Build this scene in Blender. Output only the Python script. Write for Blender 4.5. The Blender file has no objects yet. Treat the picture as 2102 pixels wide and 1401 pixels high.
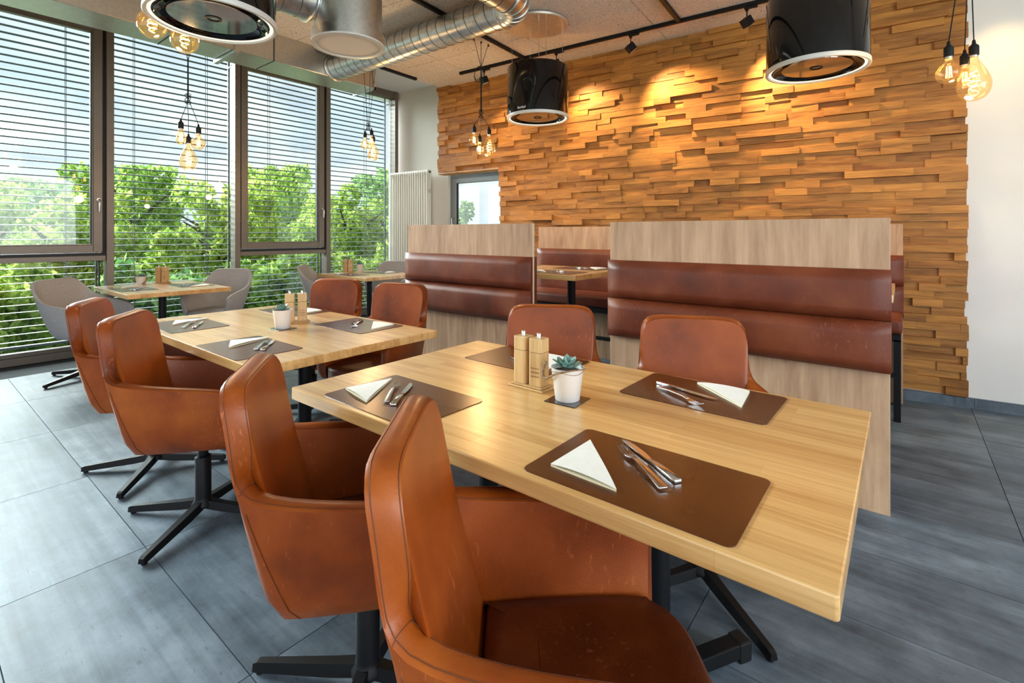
import bpy, bmesh, math, random
import numpy as np
from mathutils import Vector, Matrix

random.seed(7)
S = bpy.context.scene
COL = S.collection
R = math.radians
PI = math.pi

# ------------------------------------------------------------------ camera
cam_d = bpy.data.cameras.new('camera')
cam = bpy.data.objects.new('camera', cam_d)
COL.objects.link(cam)
cam.location = (0, 0, 1.29)
cam.rotation_euler = (R(90), 0, math.atan(801 / 1012))
cam_d.sensor_fit = 'HORIZONTAL'
cam_d.sensor_width = 36
cam_d.lens = 36 * 1012 / 2102
cam_d.shift_y = -(700.5 - 479) / 2102
cam_d.clip_start = 0.02
cam_d.clip_end = 300
S.camera = cam

# ------------------------------------------------------------------ view / sampling
S.view_settings.view_transform = 'Standard'
S.view_settings.look = 'None'
S.view_settings.gamma = 1
S.view_settings.use_curve_mapping = False
S.view_settings.exposure = 1.0
try:
    S.cycles.use_denoising = True
    S.cycles.denoiser = 'OPENIMAGEDENOISE'
    S.cycles.max_bounces = 10
    S.cycles.diffuse_bounces = 4
    S.cycles.glossy_bounces = 4
    S.cycles.transmission_bounces = 6
    S.cycles.transparent_max_bounces = 24
    S.cycles.sample_clamp_indirect = 4
    S.cycles.caustics_reflective = False
    S.cycles.caustics_refractive = False
    S.cycles.blur_glossy = 0.5
except Exception:
    pass

# ------------------------------------------------------------------ sky
SKY_STRENGTH = 0.66
W = bpy.data.worlds.new('sky')
S.world = W
W.use_nodes = True
nt = W.node_tree
nt.nodes.clear()
def wn(t, **kw):
    n = nt.nodes.new(t)
    for k, v in kw.items():
        setattr(n, k, v)
    return n
tc = wn('ShaderNodeTexCoord')
sep = wn('ShaderNodeSeparateXYZ')
nt.links.new(tc.outputs['Generated'], sep.inputs[0])
grad = wn('ShaderNodeValToRGB')
grad.color_ramp.elements[0].position = 0.0
grad.color_ramp.elements[0].color = (0.80, 0.88, 0.98, 1)
grad.color_ramp.elements[1].position = 0.65
grad.color_ramp.elements[1].color = (0.42, 0.62, 0.92, 1)
nt.links.new(sep.outputs['Z'], grad.inputs['Fac'])
mp = wn('ShaderNodeMapping')
mp.inputs['Scale'].default_value = (1.6, 1.6, 3.4)
nt.links.new(tc.outputs['Generated'], mp.inputs['Vector'])
nz = wn('ShaderNodeTexNoise')
nz.inputs['Scale'].default_value = 2.1
nz.inputs['Detail'].default_value = 7
nz.inputs['Roughness'].default_value = 0.58
nt.links.new(mp.outputs[0], nz.inputs['Vector'])
cr = wn('ShaderNodeValToRGB')
cr.color_ramp.elements[0].position = 0.30
cr.color_ramp.elements[0].color = (0, 0, 0, 1)
cr.color_ramp.elements[1].position = 0.56
cr.color_ramp.elements[1].color = (1, 1, 1, 1)
nt.links.new(nz.outputs['Fac'], cr.inputs['Fac'])
nz2 = wn('ShaderNodeTexNoise')
nz2.inputs['Scale'].default_value = 4.5
nz2.inputs['Detail'].default_value = 5
nt.links.new(mp.outputs[0], nz2.inputs['Vector'])
cc = wn('ShaderNodeValToRGB')
cc.color_ramp.elements[0].position = 0.35
cc.color_ramp.elements[0].color = (0.62, 0.68, 0.78, 1)
cc.color_ramp.elements[1].position = 0.62
cc.color_ramp.elements[1].color = (1.0, 1.0, 1.02, 1)
nt.links.new(nz2.outputs['Fac'], cc.inputs['Fac'])
mx = wn('ShaderNodeMix', data_type='RGBA')
nt.links.new(cr.outputs['Color'], mx.inputs['Factor'])
nt.links.new(grad.outputs['Color'], mx.inputs['A'])
nt.links.new(cc.outputs['Color'], mx.inputs['B'])
bg = wn('ShaderNodeBackground')
bg.inputs['Strength'].default_value = SKY_STRENGTH
nt.links.new(mx.outputs['Result'], bg.inputs['Color'])
wo = wn('ShaderNodeOutputWorld')
nt.links.new(bg.outputs[0], wo.inputs[0])

# ------------------------------------------------------------------ sun + daylight through the windows behind the camera
def lamp(name, kind, loc, energy, color=(1, 1, 1), **kw):
    d = bpy.data.lights.new(name, kind)
    d.energy = energy
    d.color = color
    for k, v in kw.items():
        setattr(d, k, v)
    o = bpy.data.objects.new(name, d)
    COL.objects.link(o)
    o.location = loc
    return o
def aim(o, target):
    o.rotation_euler = (Vector(target) - o.location).to_track_quat('-Z', 'Y').to_euler()

sun = lamp('sun', 'SUN', (0, 0, 30), 11.5, (0.94, 0.97, 1.0), angle=R(38))      # veiled by thin cloud, on the window side
sun.rotation_euler = Vector((0.88, 0.22, -0.45)).to_track_quat('-Z', 'Y').to_euler()
a1 = lamp('daylight_front', 'AREA', (-1.0, -3.62, 1.75), 42, (0.93, 0.97, 1.0), shape='RECTANGLE', size=7.0, size_y=2.6)
aim(a1, (-1.0, 5, 3.2))
a2 = lamp('daylight_right', 'AREA', (3.72, 0.3, 1.8), 105, (0.90, 0.96, 1.0), shape='RECTANGLE', size=4.6, size_y=1.9)
aim(a2, (-7, 0.3, 3.0))

# ------------------------------------------------------------------ helpers
def link(o, parent=None):
    COL.objects.link(o)
    if parent is not None:
        o.parent = parent
    return o
def tag(o, label=None, cat=None, group=None, kind=None):
    if label: o['label'] = label
    if cat: o['category'] = cat
    if group: o['group'] = group
    if kind: o['kind'] = kind
    return o
def thing(name, label, cat, loc=(0, 0, 0), rotz=0, group=None):
    o = bpy.data.objects.new(name, None)
    o.empty_display_size = 0.1
    COL.objects.link(o)
    o.location = loc
    o.rotation_euler = (0, 0, rotz)
    return tag(o, label, cat, group)
def copy_tree(o, parent=None):
    c = o.copy()
    COL.objects.link(c)
    c.parent = parent
    for ch in list(o.children):
        copy_tree(ch, c)
    return c

class MB:
    def __init__(s):
        s.v = []; s.f = []
    def add(s, verts, faces):
        b = len(s.v)
        s.v += [tuple(p) for p in verts]
        s.f += [tuple(i + b for i in f) for f in faces]
        return s
    def box(s, x0, x1, y0, y1, z0, z1, M=None):
        p = [(x0,y0,z0),(x1,y0,z0),(x1,y1,z0),(x0,y1,z0),(x0,y0,z1),(x1,y0,z1),(x1,y1,z1),(x0,y1,z1)]
        if M is not None: p = [tuple(M @ Vector(q)) for q in p]
        return s.add(p, [(3,2,1,0),(4,5,6,7),(0,1,5,4),(1,2,6,5),(2,3,7,6),(3,0,4,7)])
    def ring_loft(s, rings, closed=True, cap0=False, cap1=False):
        n = len(rings[0]); b = len(s.v)
        for r in rings: s.v += [tuple(p) for p in r]
        m = n if closed else n - 1
        for i in range(len(rings) - 1):
            for j in range(m):
                k = (j + 1) % n
                s.f.append((b+i*n+j, b+i*n+k, b+(i+1)*n+k, b+(i+1)*n+j))
        if cap0: s.f.append(tuple(b + j for j in reversed(range(n))))
        if cap1: s.f.append(tuple(b + (len(rings)-1)*n + j for j in range(n)))
        return s
    def cyl(s, p0, p1, r0, r1=None, n=16, caps=True):
        r1 = r0 if r1 is None else r1
        p0, p1 = Vector(p0), Vector(p1)
        d = (p1 - p0).normalized()
        a = d.orthogonal().normalized(); c = d.cross(a)
        def ring(p, r): return [p + r*(math.cos(2*PI*i/n)*a + math.sin(2*PI*i/n)*c) for i in range(n)]
        return s.ring_loft([ring(p0, r0), ring(p1, r1)], True, caps, caps)
    def tube(s, pts, r, n=8, caps=True):
        pts = [Vector(p) for p in pts]
        rr = r if isinstance(r, (list, tuple)) else [r]*len(pts)
        a = None; rings = []
        for i, p in enumerate(pts):
            d = (pts[min(i+1, len(pts)-1)] - pts[max(i-1, 0)])
            if d.length < 1e-9: d = Vector((0, 0, 1))
            d.normalize()
            if a is None: a = d.orthogonal().normalized()
            a = (a - d*a.dot(d))
            if a.length < 1e-6: a = d.orthogonal()
            a.normalize(); c = d.cross(a)
            rings.append([p + rr[i]*(math.cos(2*PI*k/n)*a + math.sin(2*PI*k/n)*c) for k in range(n)])
        return s.ring_loft(rings, True, caps, caps)
    def lathe(s, prof, n=32, o=(0,0,0), caps=True):
        rings = [[(o[0]+r*math.cos(2*PI*i/n), o[1]+r*math.sin(2*PI*i/n), o[2]+z) for i in range(n)] for r, z in prof]
        return s.ring_loft(rings, True, caps, caps)
    def prism(s, poly, z0, z1):
        n = len(poly); b = len(s.v)
        s.v += [(x, y, z0) for x, y in poly] + [(x, y, z1) for x, y in poly]
        s.f.append(tuple(b+i for i in reversed(range(n)))); s.f.append(tuple(b+n+i for i in range(n)))
        for i in range(n):
            k = (i+1) % n
            s.f.append((b+i, b+k, b+n+k, b+n+i))
        return s
    def mesh(s, name, mat=None, smooth=0, bevel=0, bseg=2, fixn=False):
        me = bpy.data.meshes.new(name)
        me.from_pydata(s.v, [], s.f)
        if bevel or fixn:
            bm = bmesh.new(); bm.from_mesh(me)
            if fixn: bmesh.ops.recalc_face_normals(bm, faces=bm.faces)
            if bevel:
                es = [e for e in bm.edges if len(e.link_faces) == 2 and e.calc_face_angle(0) > R(40)]
                bmesh.ops.bevel(bm, geom=es, offset=bevel, segments=bseg, profile=0.6, affect='EDGES', clamp_overlap=True)
            bm.to_mesh(me); bm.free()
        if smooth:
            me.polygons.foreach_set('use_smooth', [True]*len(me.polygons))
            if smooth < 180:
                try: me.set_sharp_from_angle(angle=R(smooth))
                except Exception: pass
        if mat is not None: me.materials.append(mat)
        me.update()
        return me
    def build(s, name, mat=None, parent=None, **kw):
        return link(bpy.data.objects.new(name, s.mesh(name, mat, **kw)), parent)

def catmull(P, n):
    P = [Vector(p) for p in P]
    out = []
    m = len(P) - 1
    for k in range(n):
        t = k/(n-1)*m; i = min(int(t), m-1); u = t - i
        p0 = P[max(i-1,0)]; p1 = P[i]; p2 = P[i+1]; p3 = P[min(i+2, m)]
        if i == 0: p0 = 2*p1 - p2
        if i+2 > m: p3 = 2*p2 - p1
        out.append(0.5*((2*p1) + (-p0+p2)*u + (2*p0-5*p1+4*p2-p3)*u*u + (-p0+3*p1-3*p2+p3)*u**3))
    return out
def rounded_rect(w, h, r, n=5):
    pts = []
    for cx, cy, a0 in ((w/2-r, h/2-r, 0), (-w/2+r, h/2-r, 90), (-w/2+r, -h/2+r, 180), (w/2-r, -h/2+r, 270)):
        for k in range(n+1):
            a = R(a0 + 90*k/n)
            pts.append((cx + r*math.cos(a), cy + r*math.sin(a)))
    return pts

# ------------------------------------------------------------------ materials
def newmat(name):
    m = bpy.data.materials.new(name)
    m.use_nodes = True
    t = m.node_tree
    b = t.nodes['Principled BSDF']
    return m, t, b
def N(t, ty, **kw):
    n = t.nodes.new(ty)
    for k, v in kw.items():
        if k in n.inputs: n.inputs[k].default_value = v
        else: setattr(n, k, v)
    return n
def setp(b, color=None, rough=None, metal=None, coat=None, coat_rough=None, spec=None):
    if color is not None: b.inputs['Base Color'].default_value = (*color, 1)
    if rough is not None: b.inputs['Roughness'].default_value = rough
    if metal is not None: b.inputs['Metallic'].default_value = metal
    if coat is not None: b.inputs['Coat Weight'].default_value = coat
    if coat_rough is not None: b.inputs['Coat Roughness'].default_value = coat_rough
    if spec is not None: b.inputs['Specular IOR Level'].default_value = spec
def plain(name, color, rough=0.5, metal=0, coat=0, noise=0, nscale=20, bump=0, coat_rough=0.05, spec=None):
    m, t, b = newmat(name)
    setp(b, color, rough, metal, coat, coat_rough, spec)
    if noise or bump:
        tcn = N(t, 'ShaderNodeTexCoord')
        nn = N(t, 'ShaderNodeTexNoise', Scale=nscale, Detail=4)
        t.links.new(tcn.outputs['Object'], nn.inputs['Vector'])
        if noise:
            rp = N(t, 'ShaderNodeValToRGB')
            rp.color_ramp.elements[0].position = 0.3; rp.color_ramp.elements[1].position = 0.7
            rp.color_ramp.elements[0].color = (*[c*(1-noise) for c in color], 1)
            rp.color_ramp.elements[1].color = (*[min(1, c*(1+noise)) for c in color], 1)
            t.links.new(nn.outputs['Fac'], rp.inputs['Fac']); t.links.new(rp.outputs['Color'], b.inputs['Base Color'])
        if bump:
            bp = N(t, 'ShaderNodeBump', Strength=bump, Distance=0.01)
            t.links.new(nn.outputs['Fac'], bp.inputs['Height']); t.links.new(bp.outputs[0], b.inputs['Normal'])
    return m
def emit(name, color, strength):
    m = bpy.data.materials.new(name); m.use_nodes = True
    t = m.node_tree; t.nodes.clear()
    e = N(t, 'ShaderNodeEmission', Strength=strength); e.inputs['Color'].default_value = (*color, 1)
    o = N(t, 'ShaderNodeOutputMaterial'); t.links.new(e.outputs[0], o.inputs[0])
    return m
def mathn(t, op, a, b=None, clamp=False):
    n = N(t, 'ShaderNodeMath', operation=op); n.use_clamp = clamp
    for i, x in enumerate((a, b)):
        if x is None: continue
        if isinstance(x, (int, float)): n.inputs[i].default_value = x
        else: t.links.new(x, n.inputs[i])
    return n.outputs[0]
def mixc(t, fac, a, b, blend='MIX'):
    n = N(t, 'ShaderNodeMix', data_type='RGBA', blend_type=blend)
    for s_, x in (('Factor', fac), ('A', a), ('B', b)):
        if isinstance(x, (int, float)): n.inputs[s_].default_value = x
        elif isinstance(x, tuple): n.inputs[s_].default_value = (*x[:3], 1)
        else: t.links.new(x, n.inputs[s_])
    return n.outputs['Result']
def ramp(t, fac, stops):
    r = N(t, 'ShaderNodeValToRGB')
    el = r.color_ramp.elements
    while len(el) < len(stops): el.new(0.5)
    for e, (p, c) in zip(el, stops):
        e.position = p; e.color = (*c, 1) if len(c) == 3 else c
    t.links.new(fac, r.inputs['Fac'])
    return r.outputs['Color']
def wood(name, dark, light, axis='X', stretch=12, scale=3.0, staves=None, rough=0.4, coat=0.0, var=0.25, island=False, bump=0.12, knots=0.0, coat_rough=0.15, spec=None):
    m, t, b = newmat(name)
    setp(b, rough=rough, coat=coat, coat_rough=coat_rough, spec=spec)
    tcn = N(t, 'ShaderNodeTexCoord')
    oi = N(t, 'ShaderNodeObjectInfo')
    geo = N(t, 'ShaderNodeNewGeometry')
    rnd = mathn(t, 'FRACT', mathn(t, 'ADD', oi.outputs['Random'], geo.outputs['Random Per Island'])) if island else oi.outputs['Random']
    off = N(t, 'ShaderNodeCombineXYZ')
    for i, k in enumerate((37.0, 91.0, 17.0)): t.links.new(mathn(t, 'MULTIPLY', rnd, k), off.inputs[i])
    add = N(t, 'ShaderNodeVectorMath', operation='ADD')
    t.links.new(tcn.outputs['Object'], add.inputs[0]); t.links.new(off.outputs[0], add.inputs[1])
    sc = {'X': (1/stretch, 1, 1), 'Y': (1, 1/stretch, 1), 'Z': (1, 1, 1/stretch)}[axis]
    mp1 = N(t, 'ShaderNodeMapping'); mp1.inputs['Scale'].default_value = sc
    t.links.new(add.outputs[0], mp1.inputs['Vector'])
    n1 = N(t, 'ShaderNodeTexNoise', Scale=scale*6, Detail=5, Roughness=0.6, Distortion=1.1)
    t.links.new(mp1.outputs[0], n1.inputs['Vector'])
    mp2 = N(t, 'ShaderNodeMapping'); mp2.inputs['Scale'].default_value = tuple(x if x == 1 else x*0.5 for x in sc)
    t.links.new(add.outputs[0], mp2.inputs['Vector'])
    n2 = N(t, 'ShaderNodeTexNoise', Scale=scale*38, Detail=3, Roughness=0.6)
    t.links.new(mp2.outputs[0], n2.inputs['Vector'])
    f = mathn(t, 'ADD', mathn(t, 'MULTIPLY', n1.outputs['Fac'], 0.65), mathn(t, 'MULTIPLY', n2.outputs['Fac'], 0.35))
    if staves:
        br = N(t, 'ShaderNodeTexBrick'); br.offset = 0.37
        br.inputs['Color1'].default_value = (0, 0, 0, 1); br.inputs['Color2'].default_value = (1, 1, 1, 1)
        br.inputs['Mortar'].default_value = (0.2, 0.2, 0.2, 1)
        br.inputs['Scale'].default_value = 1.0; br.inputs['Mortar Size'].default_value = 0.0006
        br.inputs['Brick Width'].default_value = staves[0]; br.inputs['Row Height'].default_value = staves[1]
        br.inputs['Bias'].default_value = 0
        t.links.new(tcn.outputs['Object'], br.inputs['Vector'])
        f = mathn(t, 'ADD', f, mathn(t, 'MULTIPLY', mathn(t, 'SUBTRACT', br.outputs['Color'], 0.5), var))
    else:
        f = mathn(t, 'ADD', f, mathn(t, 'MULTIPLY', mathn(t, 'SUBTRACT', rnd, 0.5), var))
    col = ramp(t, f, [(0.30, dark), (0.72, light)])
    if knots:
        vo = N(t, 'ShaderNodeTexVoronoi', Scale=2.3)
        mp3 = N(t, 'ShaderNodeMapping'); mp3.inputs['Scale'].default_value = tuple(1 if x == 1 else 0.45 for x in sc)
        t.links.new(add.outputs[0], mp3.inputs['Vector']); t.links.new(mp3.outputs[0], vo.inputs['Vector'])
        kf = ramp(t, vo.outputs['Distance'], [(0.015, (1, 1, 1)), (0.06, (0, 0, 0))])
        col = mixc(t, mathn(t, 'MULTIPLY', kf, knots), col, tuple(c*0.35 for c in dark))
    t.links.new(col, b.inputs['Base Color'])
    if bump:
        bp = N(t, 'ShaderNodeBump', Strength=bump, Distance=0.004)
        t.links.new(n2.outputs['Fac'], bp.inputs['Height']); t.links.new(bp.outputs[0], b.inputs['Normal'])
    return m
def leather(name, dark, mid, light, rough=0.38, wear=0.6, coat=0.15, bump=0.15):
    m, t, b = newmat(name)
    setp(b, coat=coat, coat_rough=0.22, spec=0.35)
    tcn = N(t, 'ShaderNodeTexCoord'); oi = N(t, 'ShaderNodeObjectInfo')
    off = N(t, 'ShaderNodeCombineXYZ')
    for i, k in enumerate((13.0, 29.0, 7.0)): t.links.new(mathn(t, 'MULTIPLY', oi.outputs['Random'], k), off.inputs[i])
    add = N(t, 'ShaderNodeVectorMath', operation='ADD')
    t.links.new(tcn.outputs['Object'], add.inputs[0]); t.links.new(off.outputs[0], add.inputs[1])
    n1 = N(t, 'ShaderNodeTexNoise', Scale=3.2, Detail=5, Roughness=0.55); t.links.new(add.outputs[0], n1.inputs['Vector'])
    col = ramp(t, n1.outputs['Fac'], [(0.26, dark), (0.5, mid), (0.74, light)])
    # fine scuffs: long thin bright marks
    mp = N(t, 'ShaderNodeMapping'); mp.inputs['Scale'].default_value = (1, 0.7, 0.22); mp.inputs['Rotation'].default_value = (0.9, 0.6, 0.8)
    t.links.new(add.outputs[0], mp.inputs['Vector'])
    n2 = N(t, 'ShaderNodeTexNoise', Scale=120, Detail=3, Roughness=0.55, Distortion=0.8); t.links.new(mp.outputs[0], n2.inputs['Vector'])
    sc = ramp(t, n2.outputs['Fac'], [(0.61, (0, 0, 0)), (0.70, (1, 1, 1))])
    n3 = N(t, 'ShaderNodeTexNoise', Scale=3, Detail=2); t.links.new(add.outputs[0], n3.inputs['Vector'])
    gate = ramp(t, n3.outputs['Fac'], [(0.45, (0, 0, 0)), (0.65, (1, 1, 1))])
    fac = mathn(t, 'MULTIPLY', mathn(t, 'MULTIPLY', sc, gate), wear)
    col = mixc(t, fac, col, tuple(min(1, c*1.5 + 0.05) for c in light))
    t.links.new(col, b.inputs['Base Color'])
    rr = mathn(t, 'ADD', mathn(t, 'MULTIPLY', n1.outputs['Fac'], 0.25), rough - 0.12)
    t.links.new(rr, b.inputs['Roughness'])
    v = N(t, 'ShaderNodeTexVoronoi', Scale=260); t.links.new(tcn.outputs['Object'], v.inputs['Vector'])
    h = mathn(t, 'ADD', mathn(t, 'MULTIPLY', v.outputs['Distance'], 0.25), mathn(t, 'MULTIPLY', n1.outputs['Fac'], 1.2))
    bp = N(t, 'ShaderNodeBump', Strength=bump, Distance=0.006)
    t.links.new(h, bp.inputs['Height']); t.links.new(bp.outputs[0], b.inputs['Normal'])
    return m
def glass(name, tint=(1, 1, 1), refl=0.08, rough=0.0, cap=1.0, glow=0):
    m = bpy.data.materials.new(name); m.use_nodes = True
    t = m.node_tree; t.nodes.clear()
    tr = N(t, 'ShaderNodeBsdfTransparent'); tr.inputs['Color'].default_value = (*tint, 1)
    gl = N(t, 'ShaderNodeBsdfGlossy', Roughness=rough)
    fr = N(t, 'ShaderNodeFresnel', IOR=1.5)
    f = mathn(t, 'MINIMUM', mathn(t, 'ADD', fr.outputs[0], refl - 0.04, clamp=True), cap)
    ms = N(t, 'ShaderNodeMixShader'); t.links.new(f, ms.inputs[0]); t.links.new(tr.outputs[0], ms.inputs[1]); t.links.new(gl.outputs[0], ms.inputs[2])
    o = N(t, 'ShaderNodeOutputMaterial')
    if glow:
        em = N(t, 'ShaderNodeEmission', Strength=glow); em.inputs['Color'].default_value = (1.0, 0.52, 0.14, 1)
        ad = N(t, 'ShaderNodeAddShader'); t.links.new(ms.outputs[0], ad.inputs[0]); t.links.new(em.outputs[0], ad.inputs[1])
        t.links.new(ad.outputs[0], o.inputs[0])
    else:
        t.links.new(ms.outputs[0], o.inputs[0])
    return m
def leafmat(name, a, b_):
    m = bpy.data.materials.new(name); m.use_nodes = True
    t = m.node_tree; t.nodes.clear()
    geo = N(t, 'ShaderNodeNewGeometry')
    col = ramp(t, geo.outputs['Random Per Island'], [(0.1, a), (0.9, b_)])
    d = N(t, 'ShaderNodeBsdfDiffuse'); tl = N(t, 'ShaderNodeBsdfTranslucent')
    t.links.new(col, d.inputs['Color']); t.links.new(col, tl.inputs['Color'])
    ms = N(t, 'ShaderNodeMixShader'); ms.inputs[0].default_value = 0.5
    t.links.new(d.outputs[0], ms.inputs[1]); t.links.new(tl.outputs[0], ms.inputs[2])
    o = N(t, 'ShaderNodeOutputMaterial'); t.links.new(ms.outputs[0], o.inputs[0])
    return m

def tile_mat():
    m, t, b = newmat('stone_tile')
    setp(b, spec=0.3)
    tcn = N(t, 'ShaderNodeTexCoord'); oi = N(t, 'ShaderNodeObjectInfo')
    off = N(t, 'ShaderNodeCombineXYZ')
    for i, k in enumerate((53.0, 31.0, 11.0)): t.links.new(mathn(t, 'MULTIPLY', oi.outputs['Random'], k), off.inputs[i])
    add = N(t, 'ShaderNodeVectorMath', operation='ADD')
    t.links.new(tcn.outputs['Object'], add.inputs[0]); t.links.new(off.outputs[0], add.inputs[1])
    n1 = N(t, 'ShaderNodeTexNoise', Scale=3.0, Detail=9, Roughness=0.68); t.links.new(add.outputs[0], n1.inputs['Vector'])
    mp = N(t, 'ShaderNodeMapping'); mp.inputs['Scale'].default_value = (0.5, 9, 1)
    t.links.new(add.outputs[0], mp.inputs['Vector'])
    n2 = N(t, 'ShaderNodeTexNoise', Scale=1.6, Detail=5, Roughness=0.65, Distortion=0.2); t.links.new(mp.outputs[0], n2.inputs['Vector'])
    f = mathn(t, 'ADD', mathn(t, 'MULTIPLY', n1.outputs['Fac'], 0.6), mathn(t, 'MULTIPLY', n2.outputs['Fac'], 0.4))
    f = mathn(t, 'ADD', f, mathn(t, 'MULTIPLY', mathn(t, 'SUBTRACT', oi.outputs['Random'], 0.5), 0.06))
    col = ramp(t, f, [(0.36, (0.042, 0.058, 0.078)), (0.50, (0.100, 0.133, 0.170)), (0.64, (0.185, 0.232, 0.285))])
    # thin formwork lines and pits
    pit = N(t, 'ShaderNodeTexNoise', Scale=1.0, Detail=3, Roughness=0.6)
    mp2 = N(t, 'ShaderNodeMapping'); mp2.inputs['Scale'].default_value = (18, 75, 1)
    t.links.new(add.outputs[0], mp2.inputs['Vector']); t.links.new(mp2.outputs[0], pit.inputs['Vector'])
    pf = mathn(t, 'MULTIPLY', ramp(t, pit.outputs['Fac'], [(0.63, (0, 0, 0)), (0.72, (1, 1, 1))]), 0.5)
    col = mixc(t, pf, col, (0.05, 0.055, 0.06))
    t.links.new(col, b.inputs['Base Color'])
    t.links.new(mathn(t, 'ADD', mathn(t, 'MULTIPLY', n1.outputs['Fac'], 0.25), 0.34), b.inputs['Roughness'])
    bp = N(t, 'ShaderNodeBump', Strength=0.12, Distance=0.004)
    t.links.new(mathn(t, 'SUBTRACT', n1.outputs['Fac'], mathn(t, 'MULTIPLY', pf, 0.6)), bp.inputs['Height']); t.links.new(bp.outputs[0], b.inputs['Normal'])
    return m
def woodwool_mat():
    m, t, b = newmat('wood_wool')
    setp(b, rough=0.95, spec=0.1)
    tcn = N(t, 'ShaderNodeTexCoord')
    n1 = N(t, 'ShaderNodeTexNoise', Scale=60, Detail=4, Roughness=0.7, Distortion=1.8); t.links.new(tcn.outputs['Object'], n1.inputs['Vector'])
    n2 = N(t, 'ShaderNodeTexNoise', Scale=1.3, Detail=3); t.links.new(tcn.outputs['Object'], n2.inputs['Vector'])
    col = ramp(t, n1.outputs['Fac'], [(0.36, (0.22, 0.19, 0.15)), (0.45, (0.78, 0.765, 0.735)), (0.7, (0.93, 0.92, 0.905))])
    col = mixc(t, mathn(t, 'MULTIPLY', n2.outputs['Fac'], 0.2), col, (0.75, 0.70, 0.60))
    t.links.new(col, b.inputs['Base Color'])
    bp = N(t, 'ShaderNodeBump', Strength=0.5, Distance=0.01); t.links.new(n1.outputs['Fac'], bp.inputs['Height']); t.links.new(bp.outputs[0], b.inputs['Normal'])
    return m
def galv_mat():
    m, t, b = newmat('galvanised_steel')
    setp(b, metal=1.0)
    tcn = N(t, 'ShaderNodeTexCoord')
    v = N(t, 'ShaderNodeTexVoronoi', Scale=28); t.links.new(tcn.outputs['Object'], v.inputs['Vector'])
    n1 = N(t, 'ShaderNodeTexNoise', Scale=5, Detail=4); t.links.new(tcn.outputs['Object'], n1.inputs['Vector'])
    col = ramp(t, v.outputs['Color'], [(0.0, (0.50, 0.52, 0.52)), (1.0, (0.72, 0.74, 0.74))])
    t.links.new(col, b.inputs['Base Color'])
    t.links.new(mathn(t, 'ADD', mathn(t, 'MULTIPLY', n1.outputs['Fac'], 0.25), 0.2), b.inputs['Roughness'])
    return m

MT = {}
MT['tile'] = tile_mat()
MT['grout'] = plain('grout', (0.035, 0.04, 0.045), 0.9)
MT['white'] = plain('white_plaster', (0.80, 0.81, 0.81), 0.85, noise=0.02, nscale=3)
MT['cream'] = plain('cream_plaster', (0.78, 0.755, 0.69), 0.85, noise=0.02, nscale=3)
MT['woodwool'] = woodwool_mat()
MT['ceil_edge'] = plain('ceiling_backing', (0.10, 0.095, 0.085), 0.9)
MT['plank'] = wood('cladding_oak', (0.185, 0.066, 0.010), (0.56, 0.255, 0.052), 'X', 9, 3.0, rough=0.6, var=0.24, island=True, bump=0.5)
MT['oak'] = wood('table_oak', (0.46, 0.225, 0.060), (0.80, 0.505, 0.205), 'X', 16, 3.2, staves=(0.62, 0.047), rough=0.32, coat=0.8, var=0.20, bump=0.05, knots=0.7, coat_rough=0.26)
MT['oak_edge'] = wood('table_oak_edge', (0.36, 0.19, 0.07), (0.68, 0.44, 0.21), 'X', 10, 4, staves=(0.3, 0.05), rough=0.45, var=0.25, bump=0.1)
MT['laminate'] = wood('booth_laminate_oak', (0.26, 0.135, 0.068), (0.62, 0.405, 0.255), 'Z', 6, 1.0, staves=None, rough=0.55, var=0.10, bump=0.05, knots=0.7)
MT['lam_edge'] = plain('pale_edge_band', (0.62, 0.50, 0.37), 0.5)
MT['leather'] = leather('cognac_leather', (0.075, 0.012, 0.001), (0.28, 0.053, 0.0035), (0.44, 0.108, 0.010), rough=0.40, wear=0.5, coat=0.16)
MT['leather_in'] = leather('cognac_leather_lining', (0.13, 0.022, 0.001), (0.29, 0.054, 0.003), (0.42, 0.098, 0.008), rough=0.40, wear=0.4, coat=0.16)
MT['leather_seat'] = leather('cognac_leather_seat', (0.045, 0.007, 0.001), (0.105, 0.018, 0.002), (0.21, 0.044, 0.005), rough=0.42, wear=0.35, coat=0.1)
MT['stitch'] = plain('brown_thread', (0.15, 0.042, 0.012), 0.7)
MT['booth_leather'] = leather('booth_leather', (0.070, 0.013, 0.004), (0.14, 0.028, 0.009), (0.21, 0.053, 0.018), rough=0.44, wear=0.4, coat=0.0)
MT['mat'] = leather('placemat_leather', (0.048, 0.012, 0.0015), (0.074, 0.020, 0.003), (0.11, 0.032, 0.006), rough=0.30, wear=0.05, coat=0.35, bump=0.06)
MT['felt'] = plain('grey_felt', (0.42, 0.405, 0.395), 0.95, noise=0.22, nscale=180, bump=0.25, spec=0.1)
MT['black'] = plain('black_powder_coat', (0.005, 0.0055, 0.007), 0.45, spec=0.25)
MT['black_gloss'] = plain('black_enamel', (0.003, 0.003, 0.004), 0.05, coat=0.7, coat_rough=0.02, spec=0.1)
MT['black_plastic'] = plain('black_plastic', (0.007, 0.007, 0.008), 0.5, spec=0.3)
MT['steel'] = plain('cutlery_steel', (0.72, 0.72, 0.74), 0.14, metal=1)
MT['steel_brushed'] = plain('brushed_steel', (0.60, 0.585, 0.55), 0.32, metal=1, noise=0.08, nscale=40)
MT['steel_warm'] = plain('brushed_champagne_steel', (0.74, 0.70, 0.62), 0.42, metal=0.7, noise=0.08, nscale=30)
MT['galv'] = galv_mat()
MT['seam'] = plain('duct_seam', (0.12, 0.12, 0.12), 0.5, metal=0.6)
MT['white_enamel'] = plain('white_enamel', (0.62, 0.61, 0.59), 0.35)
MT['radiator'] = plain('radiator_enamel', (0.80, 0.765, 0.69), 0.35)
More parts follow.
